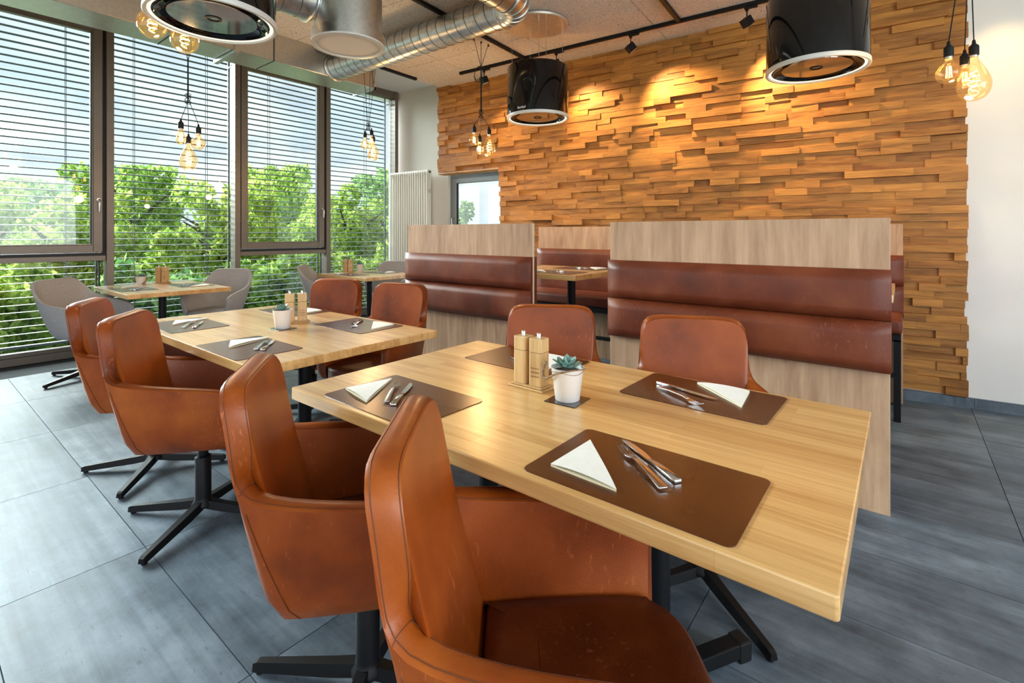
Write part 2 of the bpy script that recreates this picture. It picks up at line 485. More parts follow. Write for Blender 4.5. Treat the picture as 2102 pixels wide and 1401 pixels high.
MT['ceramic'] = plain('white_ceramic', (0.86, 0.86, 0.85), 0.3)
MT['napkin'] = plain('paper_napkin', (0.83, 0.82, 0.78), 0.9, noise=0.03, nscale=60)
MT['napkin_in'] = plain('paper_napkin_fold', (0.80, 0.72, 0.50), 0.9)
MT['bamboo'] = wood('mill_bamboo', (0.44, 0.25, 0.095), (0.70, 0.47, 0.22), 'Z', 14, 5, rough=0.4, coat=0.15, var=0.2)
MT['engrave'] = plain('burnt_engraving', (0.17, 0.085, 0.03), 0.8)
MT['slate'] = plain('black_slate_coaster', (0.012, 0.012, 0.014), 0.12, coat=0.5)
MT['succulent'] = plain('succulent_leaf', (0.17, 0.31, 0.27), 0.5, noise=0.25, nscale=30)
MT['twig'] = plain('dry_vine', (0.25, 0.15, 0.08), 0.85, noise=0.4, nscale=90, bump=0.4)
MT['soil'] = plain('soil', (0.05, 0.035, 0.022), 0.95)
MT['frame'] = plain('bronze_aluminium', (0.18, 0.15, 0.122), 0.42, metal=0.3, noise=0.05, nscale=12)
MT['frame_grey'] = plain('grey_aluminium', (0.26, 0.27, 0.28), 0.4, metal=0.3)
MT['gasket'] = plain('rubber_gasket', (0.008, 0.010, 0.011), 0.6)
MT['chrome'] = plain('satin_handle', (0.55, 0.53, 0.50), 0.28, metal=1)
MT['slat'] = plain('blind_slat', (0.17, 0.195, 0.215), 0.45)
MT['cordgrey'] = plain('blind_cord', (0.10, 0.10, 0.10), 0.8)
MT['glass'] = glass('window_glass', (0.93, 0.985, 0.965), 0.03)
MT['bulbglass'] = glass('amber_bulb_glass', (0.98, 0.86, 0.64), 0.05, cap=0.22, glow=0.055)
MT['mirrorplate'] = plain('smoked_mirror', (0.55, 0.52, 0.50), 0.06, metal=1.0)
MT['filament'] = emit('filament', (1.0, 0.55, 0.18), 40)
MT['ledring'] = emit('led_ring', (1.0, 0.80, 0.60), 0.75)
MT['lens'] = emit('spot_lens', (1.0, 0.75, 0.45), 0.25)
MT['letter'] = plain('white_lettering', (0.8, 0.8, 0.8), 0.6)
MT['chevron'] = plain('frosted_chevron', (0.85, 0.88, 0.88), 0.8)
MT['bark'] = plain('bark', (0.10, 0.075, 0.05), 0.9, noise=0.3, nscale=20)
MT['leafA'] = leafmat('leaf_a', (0.17, 0.30, 0.045), (0.70, 0.80, 0.22))
MT['leafB'] = leafmat('leaf_b', (0.12, 0.25, 0.045), (0.58, 0.73, 0.19))
MT['leafC'] = leafmat('leaf_c', (0.09, 0.22, 0.07), (0.48, 0.68, 0.24))
MT['lawn'] = plain('lawn', (0.07, 0.16, 0.03), 0.95, noise=0.4, nscale=6)

# ================================================================== SETTING
def struct(name, mb, mat, label, cat, parent=None, **kw):
    o = mb.build(name, mat, parent, **kw)
    if parent is None: tag(o, label, cat, kind='structure')
    return o

# ---------------------------------------------------------------- floor of stone tiles
floor = struct('floor', MB().box(-7.0, 3.6, -3.6, 5.6, -0.12, -0.006), MT['grout'], 'blue-grey stone tile floor with thin dark joints', 'floor')
TW, TH_ = 0.948, 0.45
tile_me = MB().box(-TW/2+0.0016, TW/2-0.0016, -TH_/2+0.0016, TH_/2-0.0016, -0.012, 0.0).mesh('tile', MT['tile'])
x_edge0, y_edge0 = 0.40, 0.655
for i in range(-8, 4):
    for j in range(-9, 11):
        cx = x_edge0 + (i + 0.5)*TW; cy = y_edge0 + (j + 0.5)*TH_
        if cx - TW/2 < -7.1 or cx > 3.5 or cy < -3.4 or cy > 5.35: continue
        if cx + TW/2 > 3.6: continue
        if cy < -1.2 and cx < -3: continue
        o = link(bpy.data.objects.new('tile', tile_me), floor)
        o.location = (cx, cy, 0)

# ---------------------------------------------------------------- ceiling: hung wood-wool panels, and the plaster slab above the window strip
CA = R(4.0)
roof = struct('ceiling_upper', MB().box(-7.3, 3.9, -3.9, 6.2, 3.66, 3.86), MT['white'], 'white plaster ceiling strip above the windows', 'ceiling')
struct('wall_bulkhead', MB().box(-4.72, -4.66, -3.5, 4.6, 3.235, 3.66), MT['white'], 'white bulkhead above the edge of the panelled ceiling', 'wall')
ceil = struct('ceiling', MB().box(-4.74, 3.55, -3.5, 5.35, 3.222, 3.25), MT['ceil_edge'], 'wood-wool acoustic panel ceiling with fine joints', 'ceiling')
PW, PH = 1.12, 0.60
def panel_poly(poly):
    return MB().prism(poly, 0.0, 0.022)
# panels follow the slight skew of the cladded wall; they are clipped at the ceiling edge
def clip(poly, f):
    out = []
    for a, b in zip(poly, poly[1:] + poly[:1]):
        fa, fb = f(a), f(b)
        if fa >= 0: out.append(a)
        if (fa >= 0) != (fb >= 0):
            k = fa/(fa-fb); out.append((a[0]+(b[0]-a[0])*k, a[1]+(b[1]-a[1])*k))
    return out
W0 = Vector((0.25, 4.95, 0)); WA = R(4.8)
es = Vector((math.cos(WA), math.sin(WA), 0)); en = Vector((math.sin(WA), -math.cos(WA), 0))
ca, sa = math.cos(CA), math.sin(CA)
full_panel = None
for i in range(-6, 6):
    for j in range(-14, 6):
        g = 0.0035
        x0 = -2.92 + 0.32 + i*PW + (0.0 if j % 2 else 0.0); y0 = 4.03 + j*PH
        q = [(x0+g, y0+g), (x0+PW-g, y0+g), (x0+PW-g, y0+PH-g), (x0+g, y0+PH-g)]
        q = [(ca*x - sa*y, sa*x + ca*y) for x, y in q]
        for f in (lambda p: p[0]+4.745, lambda p: 3.5-p[0], lambda p: p[1]+1.2, lambda p: -((Vector((p[0], p[1], 0))-W0).dot(-en)) ):
            q = clip(q, f) if len(q) > 2 else []
        if len(q) < 3: continue
        cx = sum(p[0] for p in q)/len(q); cy = sum(p[1] for p in q)/len(q)
        o = MB().prism([(p[0]-cx, p[1]-cy) for p in q], 0, 0.022).build('panel', MT['woodwool'], ceil)
        o.location = (cx, cy, 3.20)

# ---------------------------------------------------------------- cladded back wall
def wp(s_, n_, z_): return W0 + es*s_ + en*n_ + Vector((0, 0, z_))
def wbox(mb, s0, s1, n0, n1, z0, z1):
    p = [wp(s, n, z) for z in (z0, z1) for s, n in ((s0, n1), (s1, n1), (s1, n0), (s0, n0))]
    return mb.add(p, [(3,2,1,0),(4,5,6,7),(0,1,5,4),(1,2,6,5),(2,3,7,6),(3,0,4,7)])
S_L, S_OPEN, S_R = -5.075, -4.083, 0.122
back = MB()
wbox(back, S_OPEN, 3.45, -0.7, 0.0, 0, 3.24)
wbox(back, S_L + 0.01, S_OPEN, -0.10, 0.0, 2.078, 3.24)
wall_back = struct('wall_back', back, MT['white'], 'long back wall clad with uneven oak blocks, plain white at its end', 'wall')
planks = []
z = 0.085; HROW = 0.0590
while z < 3.19:
    z1 = min(z + HROW, 3.2)
    s = S_L + random.uniform(-0.30, 0.0)
    while s < S_R:
        L = random.choice((0.16, 0.2, 0.24, 0.28, 0.33, 0.38, 0.44)) * random.uniform(0.9, 1.15)
        s0, s1 = max(s, S_L), min(s + L, S_R)
        s += L
        if s1 - s0 < 0.02: continue
        if z < 2.06:
            if s1 <= S_OPEN + 0.02: continue
            s0 = max(s0, S_OPEN)
        planks.append((s0 + (random.uniform(-.006, 0) if s0 > S_L else random.uniform(-.012, .006)), s1 if s1 < S_R else S_R + random.uniform(-.008, .012), z, z1))
    z = z1
def plank_geo(s0, s1, z0, z1):
    d = random.choice((0.010, 0.016, 0.022, 0.026, 0.032, 0.038, 0.046, 0.058)) + random.uniform(-.003, .003)
    t = [random.uniform(-.0035, .0035) for _ in range(4)]
    g = 0.0006
    cs, cz = (s0+s1)/2, (z0+z1)/2
    w, h = (s1-s0)/2-g, (z1-z0)/2-g
    v = [(-w, 0, -h), (w, 0, -h), (w, 0, h), (-w, 0, h), (-w, -d+t[0], -h), (w, -d+t[1], -h), (w, -d+t[2], h), (-w, -d+t[3], h)]
    f = [(4,5,6,7), (0,4,7,3), (5,1,2,6), (7,6,2,3), (0,1,5,4)]
    return v, f, (cs, cz)
def proj_area(s0, s1, z0, z1):
    pts = []
    th = math.atan(801/1012); c_, s_ = math.cos(th), math.sin(th)
    for a, b in ((s0, z0), (s1, z0), (s1, z1), (s0, z1)):
        p = wp(a, 0.03, b); d = -s_*p.x + c_*p.y
        pts.append((1051+1012*(c_*p.x+s_*p.y)/d, 479-1012*(p.z-1.29)/d))
    cx = sum(p[0] for p in pts)/4; cy = sum(p[1] for p in pts)/4
    A = abs(sum(pts[i][0]*pts[(i+1) % 4][1]-pts[(i+1) % 4][0]*pts[i][1] for i in range(4)))/2
    if not (0 < cx < 2102 and 0 < cy < 1401): A = 0
    if 1250 < cx < 1826 and cy > 460: A = 0
    if 825 < cx < 1085 and cy > 460: A = 0
    return A
planks.sort(key=lambda p: -proj_area(*p))
stuff_mb = MB()
for k, p in enumerate(planks):
    v, f, (cs, cz) = plank_geo(*p)
    if k < 300:
        o = MB().add(v, f).build('plank', MT['plank'], wall_back)
        o.location = wp(cs, 0, cz); o.rotation_euler = (0, 0, WA)
    else:
        M = Matrix.Rotation(WA, 4, 'Z'); o_ = wp(cs, 0, cz)
        stuff_mb.add([tuple(o_ + M @ Vector(q)) for q in v], f)
tag(stuff_mb.build('plank_field', MT['plank'], wall_back), kind='stuff')
# underside of the cladding above the little window
wbox(so := MB(), S_L + 0.005, S_OPEN, -0.10, 0.03, 2.064, 2.078)
so.build('soffit_board', MT['plank'], wall_back)

bb = MB(); wbox(bb, S_OPEN, 0.118, 0.0, 0.034, 0.0, 0.078)
struct('baseboard_back', bb, MT['tile'], 'grey stone skirting under the oak cladding', 'baseboard')
bb = MB(); wbox(bb, 0.121, 0.165, 0.0, 0.012, 0.0, 0.078)
wbox(bb, 0.167, 1.12, 0.0, 0.012, 0.0, 0.078); wbox(bb, 1.122, 2.07, 0.0, 0.012, 0.0, 0.078); wbox(bb, 2.072, 3.0, 0.0, 0.012, 0.0, 0.078)
struct('baseboard_right', bb, MT['tile'], 'grey stone skirting along the plain white wall', 'baseboard')

# ---------------------------------------------------------------- recessed white wall in the window corner, with the small window
C0 = Vector((-6.69, 5.36, 0)); CAa = R(4.0)
ec = Vector((math.cos(CAa), math.sin(CAa), 0)); nc = Vector((math.sin(CAa), -math.cos(CAa), 0))
def cp(s_, n_, z_): return C0 + ec*s_ + nc*n_ + Vector((0, 0, z_))
def cbox(mb, s0, s1, n0, n1, z0, z1):
    p = [cp(s, n, z) for z in (z0, z1) for s, n in ((s0, n1), (s1, n1), (s1, n0), (s0, n0))]
    return mb.add(p, [(3,2,1,0),(4,5,6,7),(0,1,5,4),(1,2,6,5),(2,3,7,6),(3,0,4,7)])
ws0, ws1, wz0, wz1 = 1.115, 2.34, 0.85, 2.20
wc = MB()
cbox(wc, -0.25, ws0, -0.25, 0, 0, 3.66); cbox(wc, ws1, 3.4, -0.25, 0, 0, 3.66)
cbox(wc, ws0, ws1, -0.25, 0, 0, wz0); cbox(wc, ws0, ws1, -0.25, 0, wz1, 3.66)
struct('wall_corner', wc, MT['cream'], 'cream plaster wall beside the radiator in the corner', 'wall')
w5 = MB()
for a in ((ws0, ws0+.05, wz0, wz1), (ws1-.05, ws1, wz0, wz1), (ws0+.05, ws1-.05, wz0, wz0+.05), (ws0+.05, ws1-.05, wz1-.05, wz1)):
    cbox(w5, a[0], a[1], -0.12, -0.05, a[2], a[3])
win5 = struct('window_5', w5, MT['frame_grey'], 'small grey window with chevron strip in the corner', 'window')
sb = MB()
i0, i1, j0, j1 = ws0+.055, ws1-.055, wz0+.055, wz1-.055
for a in ((i0, i0+.075, j0, j1), (i1-.075, i1, j0, j1), (i0+.075, i1-.075, j0, j0+.075), (i0+.075, i1-.075, j1-.075, j1)):
    cbox(sb, a[0], a[1], -0.10, -0.035, a[2], a[3])
sb.build('sash', MT['frame_grey'], win5, bevel=0.004, bseg=1)
cbox(gb := MB(), i0+.07, i1-.07, -0.075, -0.068, j0+.07, j1-.07); gb.build('pane', MT['glass'], win5)
gk = MB()
for a in ((i0+.075, i0+.09), ):
    cbox(gk, a[0], a[1], -0.067, -0.055, j0+.075, j1-.075)
gk.build('gasket', MT['gasket'], win5)
cv = MB()
for k in range(22):
    a = i0 + .12 + k*.038
    for sgn in (1, -1):
        p = [cp(a, -.064, 1.365 + .0), cp(a+.012, -.064, 1.365), cp(a+.030, -.064, 1.365+sgn*.028), cp(a+.018, -.064, 1.365+sgn*.028)] if False else \
            [cp(a+.022, -.064, 1.37), cp(a+.034, -.064, 1.37), cp(a+.012, -.064, 1.37+sgn*.03), cp(a, -.064, 1.37+sgn*.03)]
        cv.add(p, [(0, 1, 2, 3)])
cv.build('chevron_strip', MT['chevron'], win5)
hd = MB().tube([cp(i0+.037, -.03, 1.52), cp(i0+.037, .02, 1.52), cp(i0+.037, .025, 1.46), cp(i0+.037, .022, 1.40)], .009, 8)
hd.build('handle', MT['chrome'], win5, smooth=60)

# ---------------------------------------------------------------- window facade
FT = math.tan(R(1.3))
def fp(y, n, z): return Vector((-6.81 + FT*y + n, y - FT*n, z))
def fbox(mb, y0, y1, n0, n1, z0, z1):
    p = [fp(y, n, z) for z in (z0, z1) for y, n in ((y0, n0), (y0, n1), (y1, n1), (y1, n0))]
    return mb.add(p, [(0,1,2,3),(7,6,5,4),(4,5,1,0),(5,6,2,1),(6,7,3,2),(7,4,0,3)])
ZT = 3.66
def rect_frame(mb, y0, y1, z0, z1, w, n0, n1):
    fbox(mb, y0, y0+w, n0, n1, z0, z1); fbox(mb, y1-w, y1, n0, n1, z0, z1)
    fbox(mb, y0+w, y1-w, n0, n1, z0, z0+w); fbox(mb, y0+w, y1-w, n0, n1, z1-w, z1)
def bay(idx, y0, y1, kind, label):
    """y0..y1: outer edges of the bay; the mullion belongs to its far end."""
    mw = 0.065
    m = MB()
    fbox(m, y1-mw, y1, -0.09, 0.055, 0.0, ZT)
    fbox(m, y0, y1-mw, -0.09, 0.03, 0.0, 0.075)
    fbox(m, y0, y1-mw, -0.09, 0.0, 0.075, 0.115)
    fbox(m, y0, y1-mw, -0.09, 0.03, ZT-0.12, ZT)
    w = struct('window_%d' % idx, m, MT['frame'], label, 'window', bevel=0.003, bseg=1)
    g0, g1 = y0, y1-mw
    if kind == 'sash':
        t = MB(); fbox(t, g0, g1-0.005, -0.09, 0.045, 1.0, 1.055); t.build('transom', MT['frame'], w, bevel=0.003, bseg=1)
        s = MB()
        fbox(s, g0, g0+0.012, -0.07, 0.02, 1.055, ZT-.12)
        fbox(s, g1-0.03, g1, -0.07, 0.0, 1.055, ZT-.12)
        fbox(s, g0+.012, g1-.03, -0.07, 0.018, 1.055, 1.082)
        s.build('rebate', MT['gasket'], w)
        sy0, sy1, sz0, sz1 = g0+.012, g1-.032, 1.09, ZT-.14
        s = MB(); rect_frame(s, sy0, sy1, sz0, sz1, 0.078, -0.05, 0.05)
        sash = s.build('sash', MT['frame'], w, bevel=0.004, bseg=1)
        k = MB(); rect_frame(k, sy0+.078, sy1-.078, sz0+.078, sz1-.078, 0.010, -0.035, 0.03); k.build('glazing_bead', MT['frame'], sash)
        gsk = MB(); fbox(gsk, sy1-.096, sy1-.088, -.035, .012, sz0+.088, sz1-.088); gsk.build('gasket', MT['gasket'], sash)
        p = MB(); fbox(p, sy0+.07, sy1-.07, -0.022, -0.014, sz0+.07, sz1-.07); p.build('pane', MT['glass'], sash)
        hy = sy1 - 0.034; hz = 1.62
        h = MB()
        h.cyl(fp(hy, .05, hz+.03), fp(hy, .062, hz+.03), .017, n=12)
        h.tube([fp(hy, .06, hz+.03), fp(hy, .088, hz+.03), fp(hy, .095, hz+.015), fp(hy, .093, hz-.04), fp(hy, .088, hz-.10)], [.010, .010, .0105, .010, .008], 10)
        h.build('handle', MT['chrome'], sash, smooth=60)
        p = MB(); fbox(p, g0, g1, -0.05, -0.042, 0.10, 1.01); p.build('pane', MT['glass'], w)
        k = MB(); fbox(k, g1-.055, g1-.042, -.042, -.02, .115, 1.0); k.build('gasket', MT['gasket'], w)
    else:
        p = MB(); fbox(p, g0, g1, -0.05, -0.042, 0.10, ZT-.11); p.build('pane', MT['glass'], w)
    return w
BAYS = [(-2.29, -1.04, 'sash'), (-1.04, 0.21, 'fixed'), (0.21, 1.521, 'sash'), (1.521, 2.815, 'fixed'), (2.815, 4.077, 'sash'), (4.077, 5.31, 'fixed')]
LBL = ['tall window bay far along the facade', 'fixed window bay left of the first opening sash',
       'window bay with an opening sash at the left of the picture', 'fixed full-height window bay behind the window table with the vine-wrapped pot',
       'window bay with an opening sash behind the grey chairs', 'fixed window bay next to the radiator']
for i, ((a, b, k), l) in enumerate(zip(BAYS, LBL)):
    bay((6, 7, 1, 2, 3, 4)[i], a, b, k, l)
fw = MB(); fbox(fw, -3.6, -2.29, -0.2, 0.02, 0, ZT)
struct('wall_left', fw, MT['white'], 'plain wall pier at the far end of the facade', 'wall')

# ---------------------------------------------------------------- walls behind the camera with their own windows (daylight comes in there)
wf = MB()
for a in ((-7.0, -4.6, 0, 3.66), (2.6, 3.7, 0, 3.66), (-4.6, 2.6, 0, 0.35), (-4.6, 2.6, 3.15, 3.66)):
    wf.box(a[0], a[1], -3.75, -3.5, a[2], a[3])
struct('wall_front', wf, MT['white'], 'white wall with a window band behind the viewer', 'wall')
m = MB()
for x in (-4.6, -3.0, -1.2, 0.6, 2.54): m.box(x, x+.06, -3.6, -3.5, 0.35, 3.15)
m.box(-4.6, 2.6, -3.6, -3.5, 0.35, 0.41); m.box(-4.6, 2.6, -3.6, -3.5, 3.09, 3.15)
struct('window_8', m, MT['frame'], 'dark framed window band behind the viewer', 'window')
wr = MB()
for a in ((-3.5, -2.1, 0, 3.66), (2.7, 5.6, 0, 3.66), (-2.1, 2.7, 0, 0.8), (-2.1, 2.7, 2.8, 3.66)):
    wr.box(3.5, 3.66, a[0], a[1], a[2], a[3])
struct('wall_right', wr, MT['white'], 'white side wall with a window out of the picture', 'wall')
m = MB()
for y in (-2.1, -0.5, 1.1, 2.64): m.box(3.5, 3.6, y, y+.06, 0.8, 2.8)
m.box(3.5, 3.6, -2.1, 2.7, 0.8, 0.86); m.box(3.5, 3.6, -2.1, 2.7, 2.74, 2.8)
struct('window_9', m, MT['frame'], 'dark framed side window out of the picture', 'window')

# ================================================================== OUTSIDE
gl = MB().box(-60, 40, -40, 50, -1.3, -1.2)
struct('ground_outside', gl, MT['lawn'], 'green lawn outside the windows', 'lawn')

def foliage(mb_v, mb_f, c, rad, n, size, rng):
    """n leaf quads in an ellipsoid, denser towards its surface."""
    d = rng.normal(size=(n, 3)); d /= np.linalg.norm(d, axis=1)[:, None]
    r = rng.uniform(0.45, 1.0, n)**0.5
    lump = 0.82 + 0.18*np.sin(d[:, 0]*7 + c[0]) * np.cos(d[:, 1]*6 + c[1]*2) + 0.10*np.sin(d[:, 2]*11)
    P = np.array(c) + d*(r*lump)[:, None]*np.array(rad)
    a = rng.normal(size=(n, 3)); a /= np.linalg.norm(a, axis=1)[:, None]
    b = np.cross(a, rng.normal(size=(n, 3))); b /= np.linalg.norm(b, axis=1)[:, None]
    s = size*rng.uniform(0.6, 1.3, n)[:, None]
    q = np.stack([P - a*s, P + b*s*0.45, P + a*s, P - b*s*0.45], 1).reshape(-1, 3)
    base = sum(len(x) for x in mb_v)
    mb_v.append(q)
    mb_f.append(np.arange(n*4).reshape(-1, 4) + base)
def leaf_object(name, V, F, mat, parent):
    V = np.concatenate(V); F = np.concatenate(F)
    me = bpy.data.meshes.new(name)
    me.vertices.add(len(V)); me.vertices.foreach_set('co', V.astype(np.float32).ravel())
    me.loops.add(len(F)*4); me.loops.foreach_set('vertex_index', F.astype(np.int32).ravel())
    me.polygons.add(len(F)); me.polygons.foreach_set('loop_start', np.arange(len(F), dtype=np.int32)*4)
    try: me.polygons.foreach_set('loop_total', np.full(len(F), 4, dtype=np.int32))
    except Exception: pass
    me.update(calc_edges=True); me.validate()
    me.materials.append(mat)
    return link(bpy.data.objects.new(name, me), parent)
def tree(loc, top, rx, mat, label, seed, name='garden_tree', n=13000, size=0.075, group='garden trees beyond the blinds'):
    rng = np.random.default_rng(seed)
    t = thing(name, label, 'tree', loc, 0, group)
    H = top - loc[2]
    tr = MB().tube([(0, 0, 0), (0.05, 0.03, H*0.35), (-0.03, 0.06, H*0.75)], [0.16, 0.11, 0.04], 8)
    for k in range(5):
        a = rng.uniform(0, 2*PI); z = H*rng.uniform(0.3, 0.6)
        tr.tube([(0, 0, z), (rx*.5*math.cos(a), rx*.5*math.sin(a), z+H*.15), (rx*.8*math.cos(a), rx*.8*math.sin(a), z+H*.22)], [.06, .04, .015], 6)
    tr.build('trunk', MT['bark'], t, smooth=60)
    V, F = [], []
    foliage(V, F, (0, 0, H*0.50), (rx*.85, rx*.85, H*0.38), n//3, size, rng)
    for k in range(30):
        a = rng.uniform(0, 2*PI); e = rng.uniform(0.22, 0.93)
        rr = rx*(1.15 - 0.85*abs(e-0.45)); q = rng.uniform(0.35, 1.0)
        foliage(V, F, (rr*q*math.cos(a), rr*q*math.sin(a), H*e), (rx*rng.uniform(.18, .38), rx*rng.uniform(.18, .38), H*rng.uniform(.06, .13)), n//42, size, rng)
    foliage(V, F, (0, 0, H*0.88), (rx*.25, rx*.25, H*.12), n//30, size, rng)
    leaf_object('foliage', V, F, mat, t)
    return t
GZ = -1.2
T_ = [((-12.6, -0.9, GZ), 3.55, 1.35, 'leafB', 'tall dark green tree at the left of the picture beyond the first window'),
      ((-16.6, 0.9, GZ), 2.7, 1.5, 'leafA', 'round bright green tree beyond the mullion of the first window'),
      ((-12.8, 2.2, GZ), 2.15, 1.35, 'leafA', 'light green tree behind the pot on the first window table'),
      ((-16.4, 4.1, GZ), 3.3, 1.6, 'leafB', 'mid green tree beyond the fixed window with the bulb cluster'),
      ((-12.7, 5.2, GZ), 2.55, 1.4, 'leafA', 'fresh green tree beyond the second mullion'),
      ((-16.5, 7.9, GZ), 3.7, 1.65, 'leafB', 'tall leafy tree beyond the middle of the sash window with grey chairs'),
      ((-12.6, 8.3, GZ), 2.85, 1.45, 'leafA', 'bushy tree beyond the right part of that sash'),
      ((-17.0, 12.8, GZ), 4.2, 1.8, 'leafC', 'deep green tree beyond the window beside the radiator'),
      ((-12.4, 11.5, GZ), 3.2, 1.5, 'leafB', 'green tree just visible beside the corner post'),
      ((-20.6, 2.3, GZ), 3.1, 1.9, 'leafC', 'distant tree in the gap beside the first mullion'),
      ((-21.6, 5.6, GZ), 3.7, 1.7, 'leafC', 'distant tree behind the bulb cluster window'),
      ((-20.8, 10.5, GZ), 4.2, 2.0, 'leafA', 'distant pale tree above the second sash window hedge')]
for k, (l, top, rx, mt, lb) in enumerate(T_):
    tree(l, top, rx, MT[mt], lb, 10+k)
tree((-9.5, 17.5, GZ), 2.55, 1.6, MT['leafA'], 'pale green tree seen through the small corner window', 40)
tree((-6.3, 19.0, GZ), 3.6, 1.5, MT['leafB'], 'taller green tree at the edge of the small corner window', 41)
def bush(loc, rx, ry, h, mat, label, seed, n=5200):
    rng = np.random.default_rng(seed)
    t = thing('garden_shrub', label, 'shrub', loc, 0, 'shrubs below the windows')
    st = MB()
    for k in range(6):
        a = rng.uniform(0, 2*PI)
        st.tube([(0, 0, 0), (rx*.5*math.cos(a), ry*.5*math.sin(a), h*.7)], [.03, .01], 5)
    st.build('stem', MT['bark'], t)
    V, F = [], []
    foliage(V, F, (0, 0, h*.48), (rx, ry, h*.5), n, 0.085, rng)
    for k in range(8):
        a = rng.uniform(0, 2*PI)
        foliage(V, F, (rx*.7*math.cos(a), ry*.75*math.sin(a), h*rng.uniform(.5, .9)), (rx*.4, ry*.3, h*.22), n//14, 0.085, rng)
    leaf_object('foliage', V, F, mat, t)
for k, (y, x, h, lb) in enumerate([(-1.1, -10.0, 1.9, 'low shrub outside the leftmost window edge'), (0.9, -10.0, 2.1, 'shrub below the first sash window'),
        (2.85, -9.9, 2.0, 'shrub behind the first grey armchair'), (4.8, -10.0, 2.2, 'shrub behind the legs of the first window table'),
        (6.75, -9.9, 2.1, 'shrub behind the grey armchair that faces the room'), (8.7, -10.0, 2.3, 'shrub below the second sash window'),
        (10.65, -9.9, 2.2, 'shrub behind the far window table'), (12.6, -10.0, 2.5, 'dark shrub by the corner post')]):
    bush((x, y, GZ), .85, .93, h, MT[('leafB', 'leafA', 'leafC')[k % 3]], lb, 60+k)

# ================================================================== VENETIAN BLINDS outside the facade
def blind(y0, y1, label, cords):
    b = thing('venetian_blind', label, 'blind', (0, 0, 0), 0, 'outside venetian blinds')
    L = (y1-y0)/2
    prof = [(-.026, -.002), (-.013, .003), (0, .0045), (.013, .003), (.026, -.002)]
    mb = MB()
    ring = lambda y: [(n, y, z) for n, z in prof] + [(n, y, z-.0012) for n, z in reversed(prof)]
    mb.ring_loft([ring(-L), ring(L)], True, True, True)
    me = mb.mesh('slat', MT['slat'], smooth=50)
    cy = (y0+y1)/2
    z = 0.20; k = 0
    while z < 3.56:
        o = link(bpy.data.objects.new('slat', me), b)
        o.location = fp(cy, -0.19, z); o.rotation_euler = (0, R(-6), -math.atan(FT))
        z += 0.0735; k += 1
    for y in (y0-.012, y1+.012):
        g = MB(); fbox(g, y-.008, y+.008, -.205, -.175, 0.1, 3.6); g.build('guide_rail', MT['gasket'], b)
        g = MB()
        for zz in (.30, 3.45): fbox(g, y-.006, y+.006, -.176, -.088, zz, zz+.02)
        g.build('bracket', MT['gasket'], b)
    for y in cords:
        c_ = MB(); fbox(c_, y-.0025, y+.0025, -.225, -.222, .2, 3.58); fbox(c_, y-.0025, y+.0025, -.160, -.157, .2, 3.58)
        c_.build('ladder_cord', MT['cordgrey'], b)
    g = MB(); fbox(g, y0, y1, -.215, -.165, .13, .155); g.build('bottom_rail', MT['slat'], b)
blind(0.22, 1.40, 'grey outside blind across the first sash window at the left', (0.6, 1.16))
blind(1.50, 2.75, 'grey outside blind across the fixed window with the bulb cluster', (1.75, 2.5))
blind(2.86, 3.99, 'grey outside blind across the second sash window', (3.28, ))
blind(4.10, 5.20, 'grey outside blind across the window beside the radiator', (4.16, 4.83))

# ================================================================== RADIATOR
rad = thing('column_radiator', 'tall cream column radiator in the window corner', 'radiator', cp(-0.02, 0.13, 0), CAa)
nS, sw = 17, 0.0505
for k in range(nS):
    x = k*sw + sw/2
    mb = MB()
    for yy in (-.035, 0.0, .035):
        mb.tube([(x, yy, .17), (x, yy, 2.25)], .0135, 8)
    prof = rounded_rect(.10, .07, .03, 3)
    for zc in (.16, 2.262):
        mb.ring_loft([[(x+dx, py, zc+pz) for py, pz in prof] for dx in (-.021, .021)], True, True, True)
    mb.build('section', MT['radiator'], rad, smooth=40)
MB().cyl((0, 0, 2.262), (nS*sw, 0, 2.262), .02, n=12).cyl((0, 0, .16), (nS*sw, 0, .16), .02, n=12).build('header_pipe', MT['radiator'], rad, smooth=40)
MB().cyl((nS*sw, 0, 2.262), (nS*sw+.012, 0, 2.262), .016, n=12).build('plug', MT['black_plastic'], rad, smooth=40)
MB().box(.05, .09, -.04, .04, 0, .13).box(nS*sw-.09, nS*sw-.05, -.04, .04, 0, .13).build('foot', MT['radiator'], rad)
MB().cyl((0, 0, 2.262), (-.035, 0, 2.262), .022, .018, n=12).build('valve', MT['white_enamel'], rad, smooth=40)
MB().box(nS*sw-.002, nS*sw+.004, -.02, .015, 1.93, 1.99).build('label_plate', MT['steel'], rad)

# ================================================================== AIR DUCTS
bd = thing('box_duct', 'long rectangular metal air duct running along the window side', 'duct')
segs = [-3.3, -2.1, -0.9, 0.28, 1.45, 2.28, 3.42]
for a, b in zip(segs, segs[1:]):
    MB().box(-5.08, -4.70, a+.004, b-.004, 2.935, 3.60).build('section', MT['steel_brushed'], bd, bevel=0.004, bseg=1)
for y in segs[1:-1]:
    MB().box(-5.083, -4.697, y-.004, y+.004, 2.932, 3.60).build('joint_seam', MT['seam'], bd)
m = MB()
m.box(-5.10, -4.68, 3.405, 3.425, 2.915, 2.95).box(-4.715, -4.68, 3.395, 3.425, 2.915, 3.2)
m.build('end_flange', MT['galv'], bd)
for y in (1.93, ):
    k = MB().box(-5.13, -4.66, y-.02, y+.02, 2.905, 2.93)
    k.cyl((-4.67, y, 2.90), (-4.67, y, 3.20), .006, n=8)
    k.build('hanger_bracket', MT['galv'], bd)

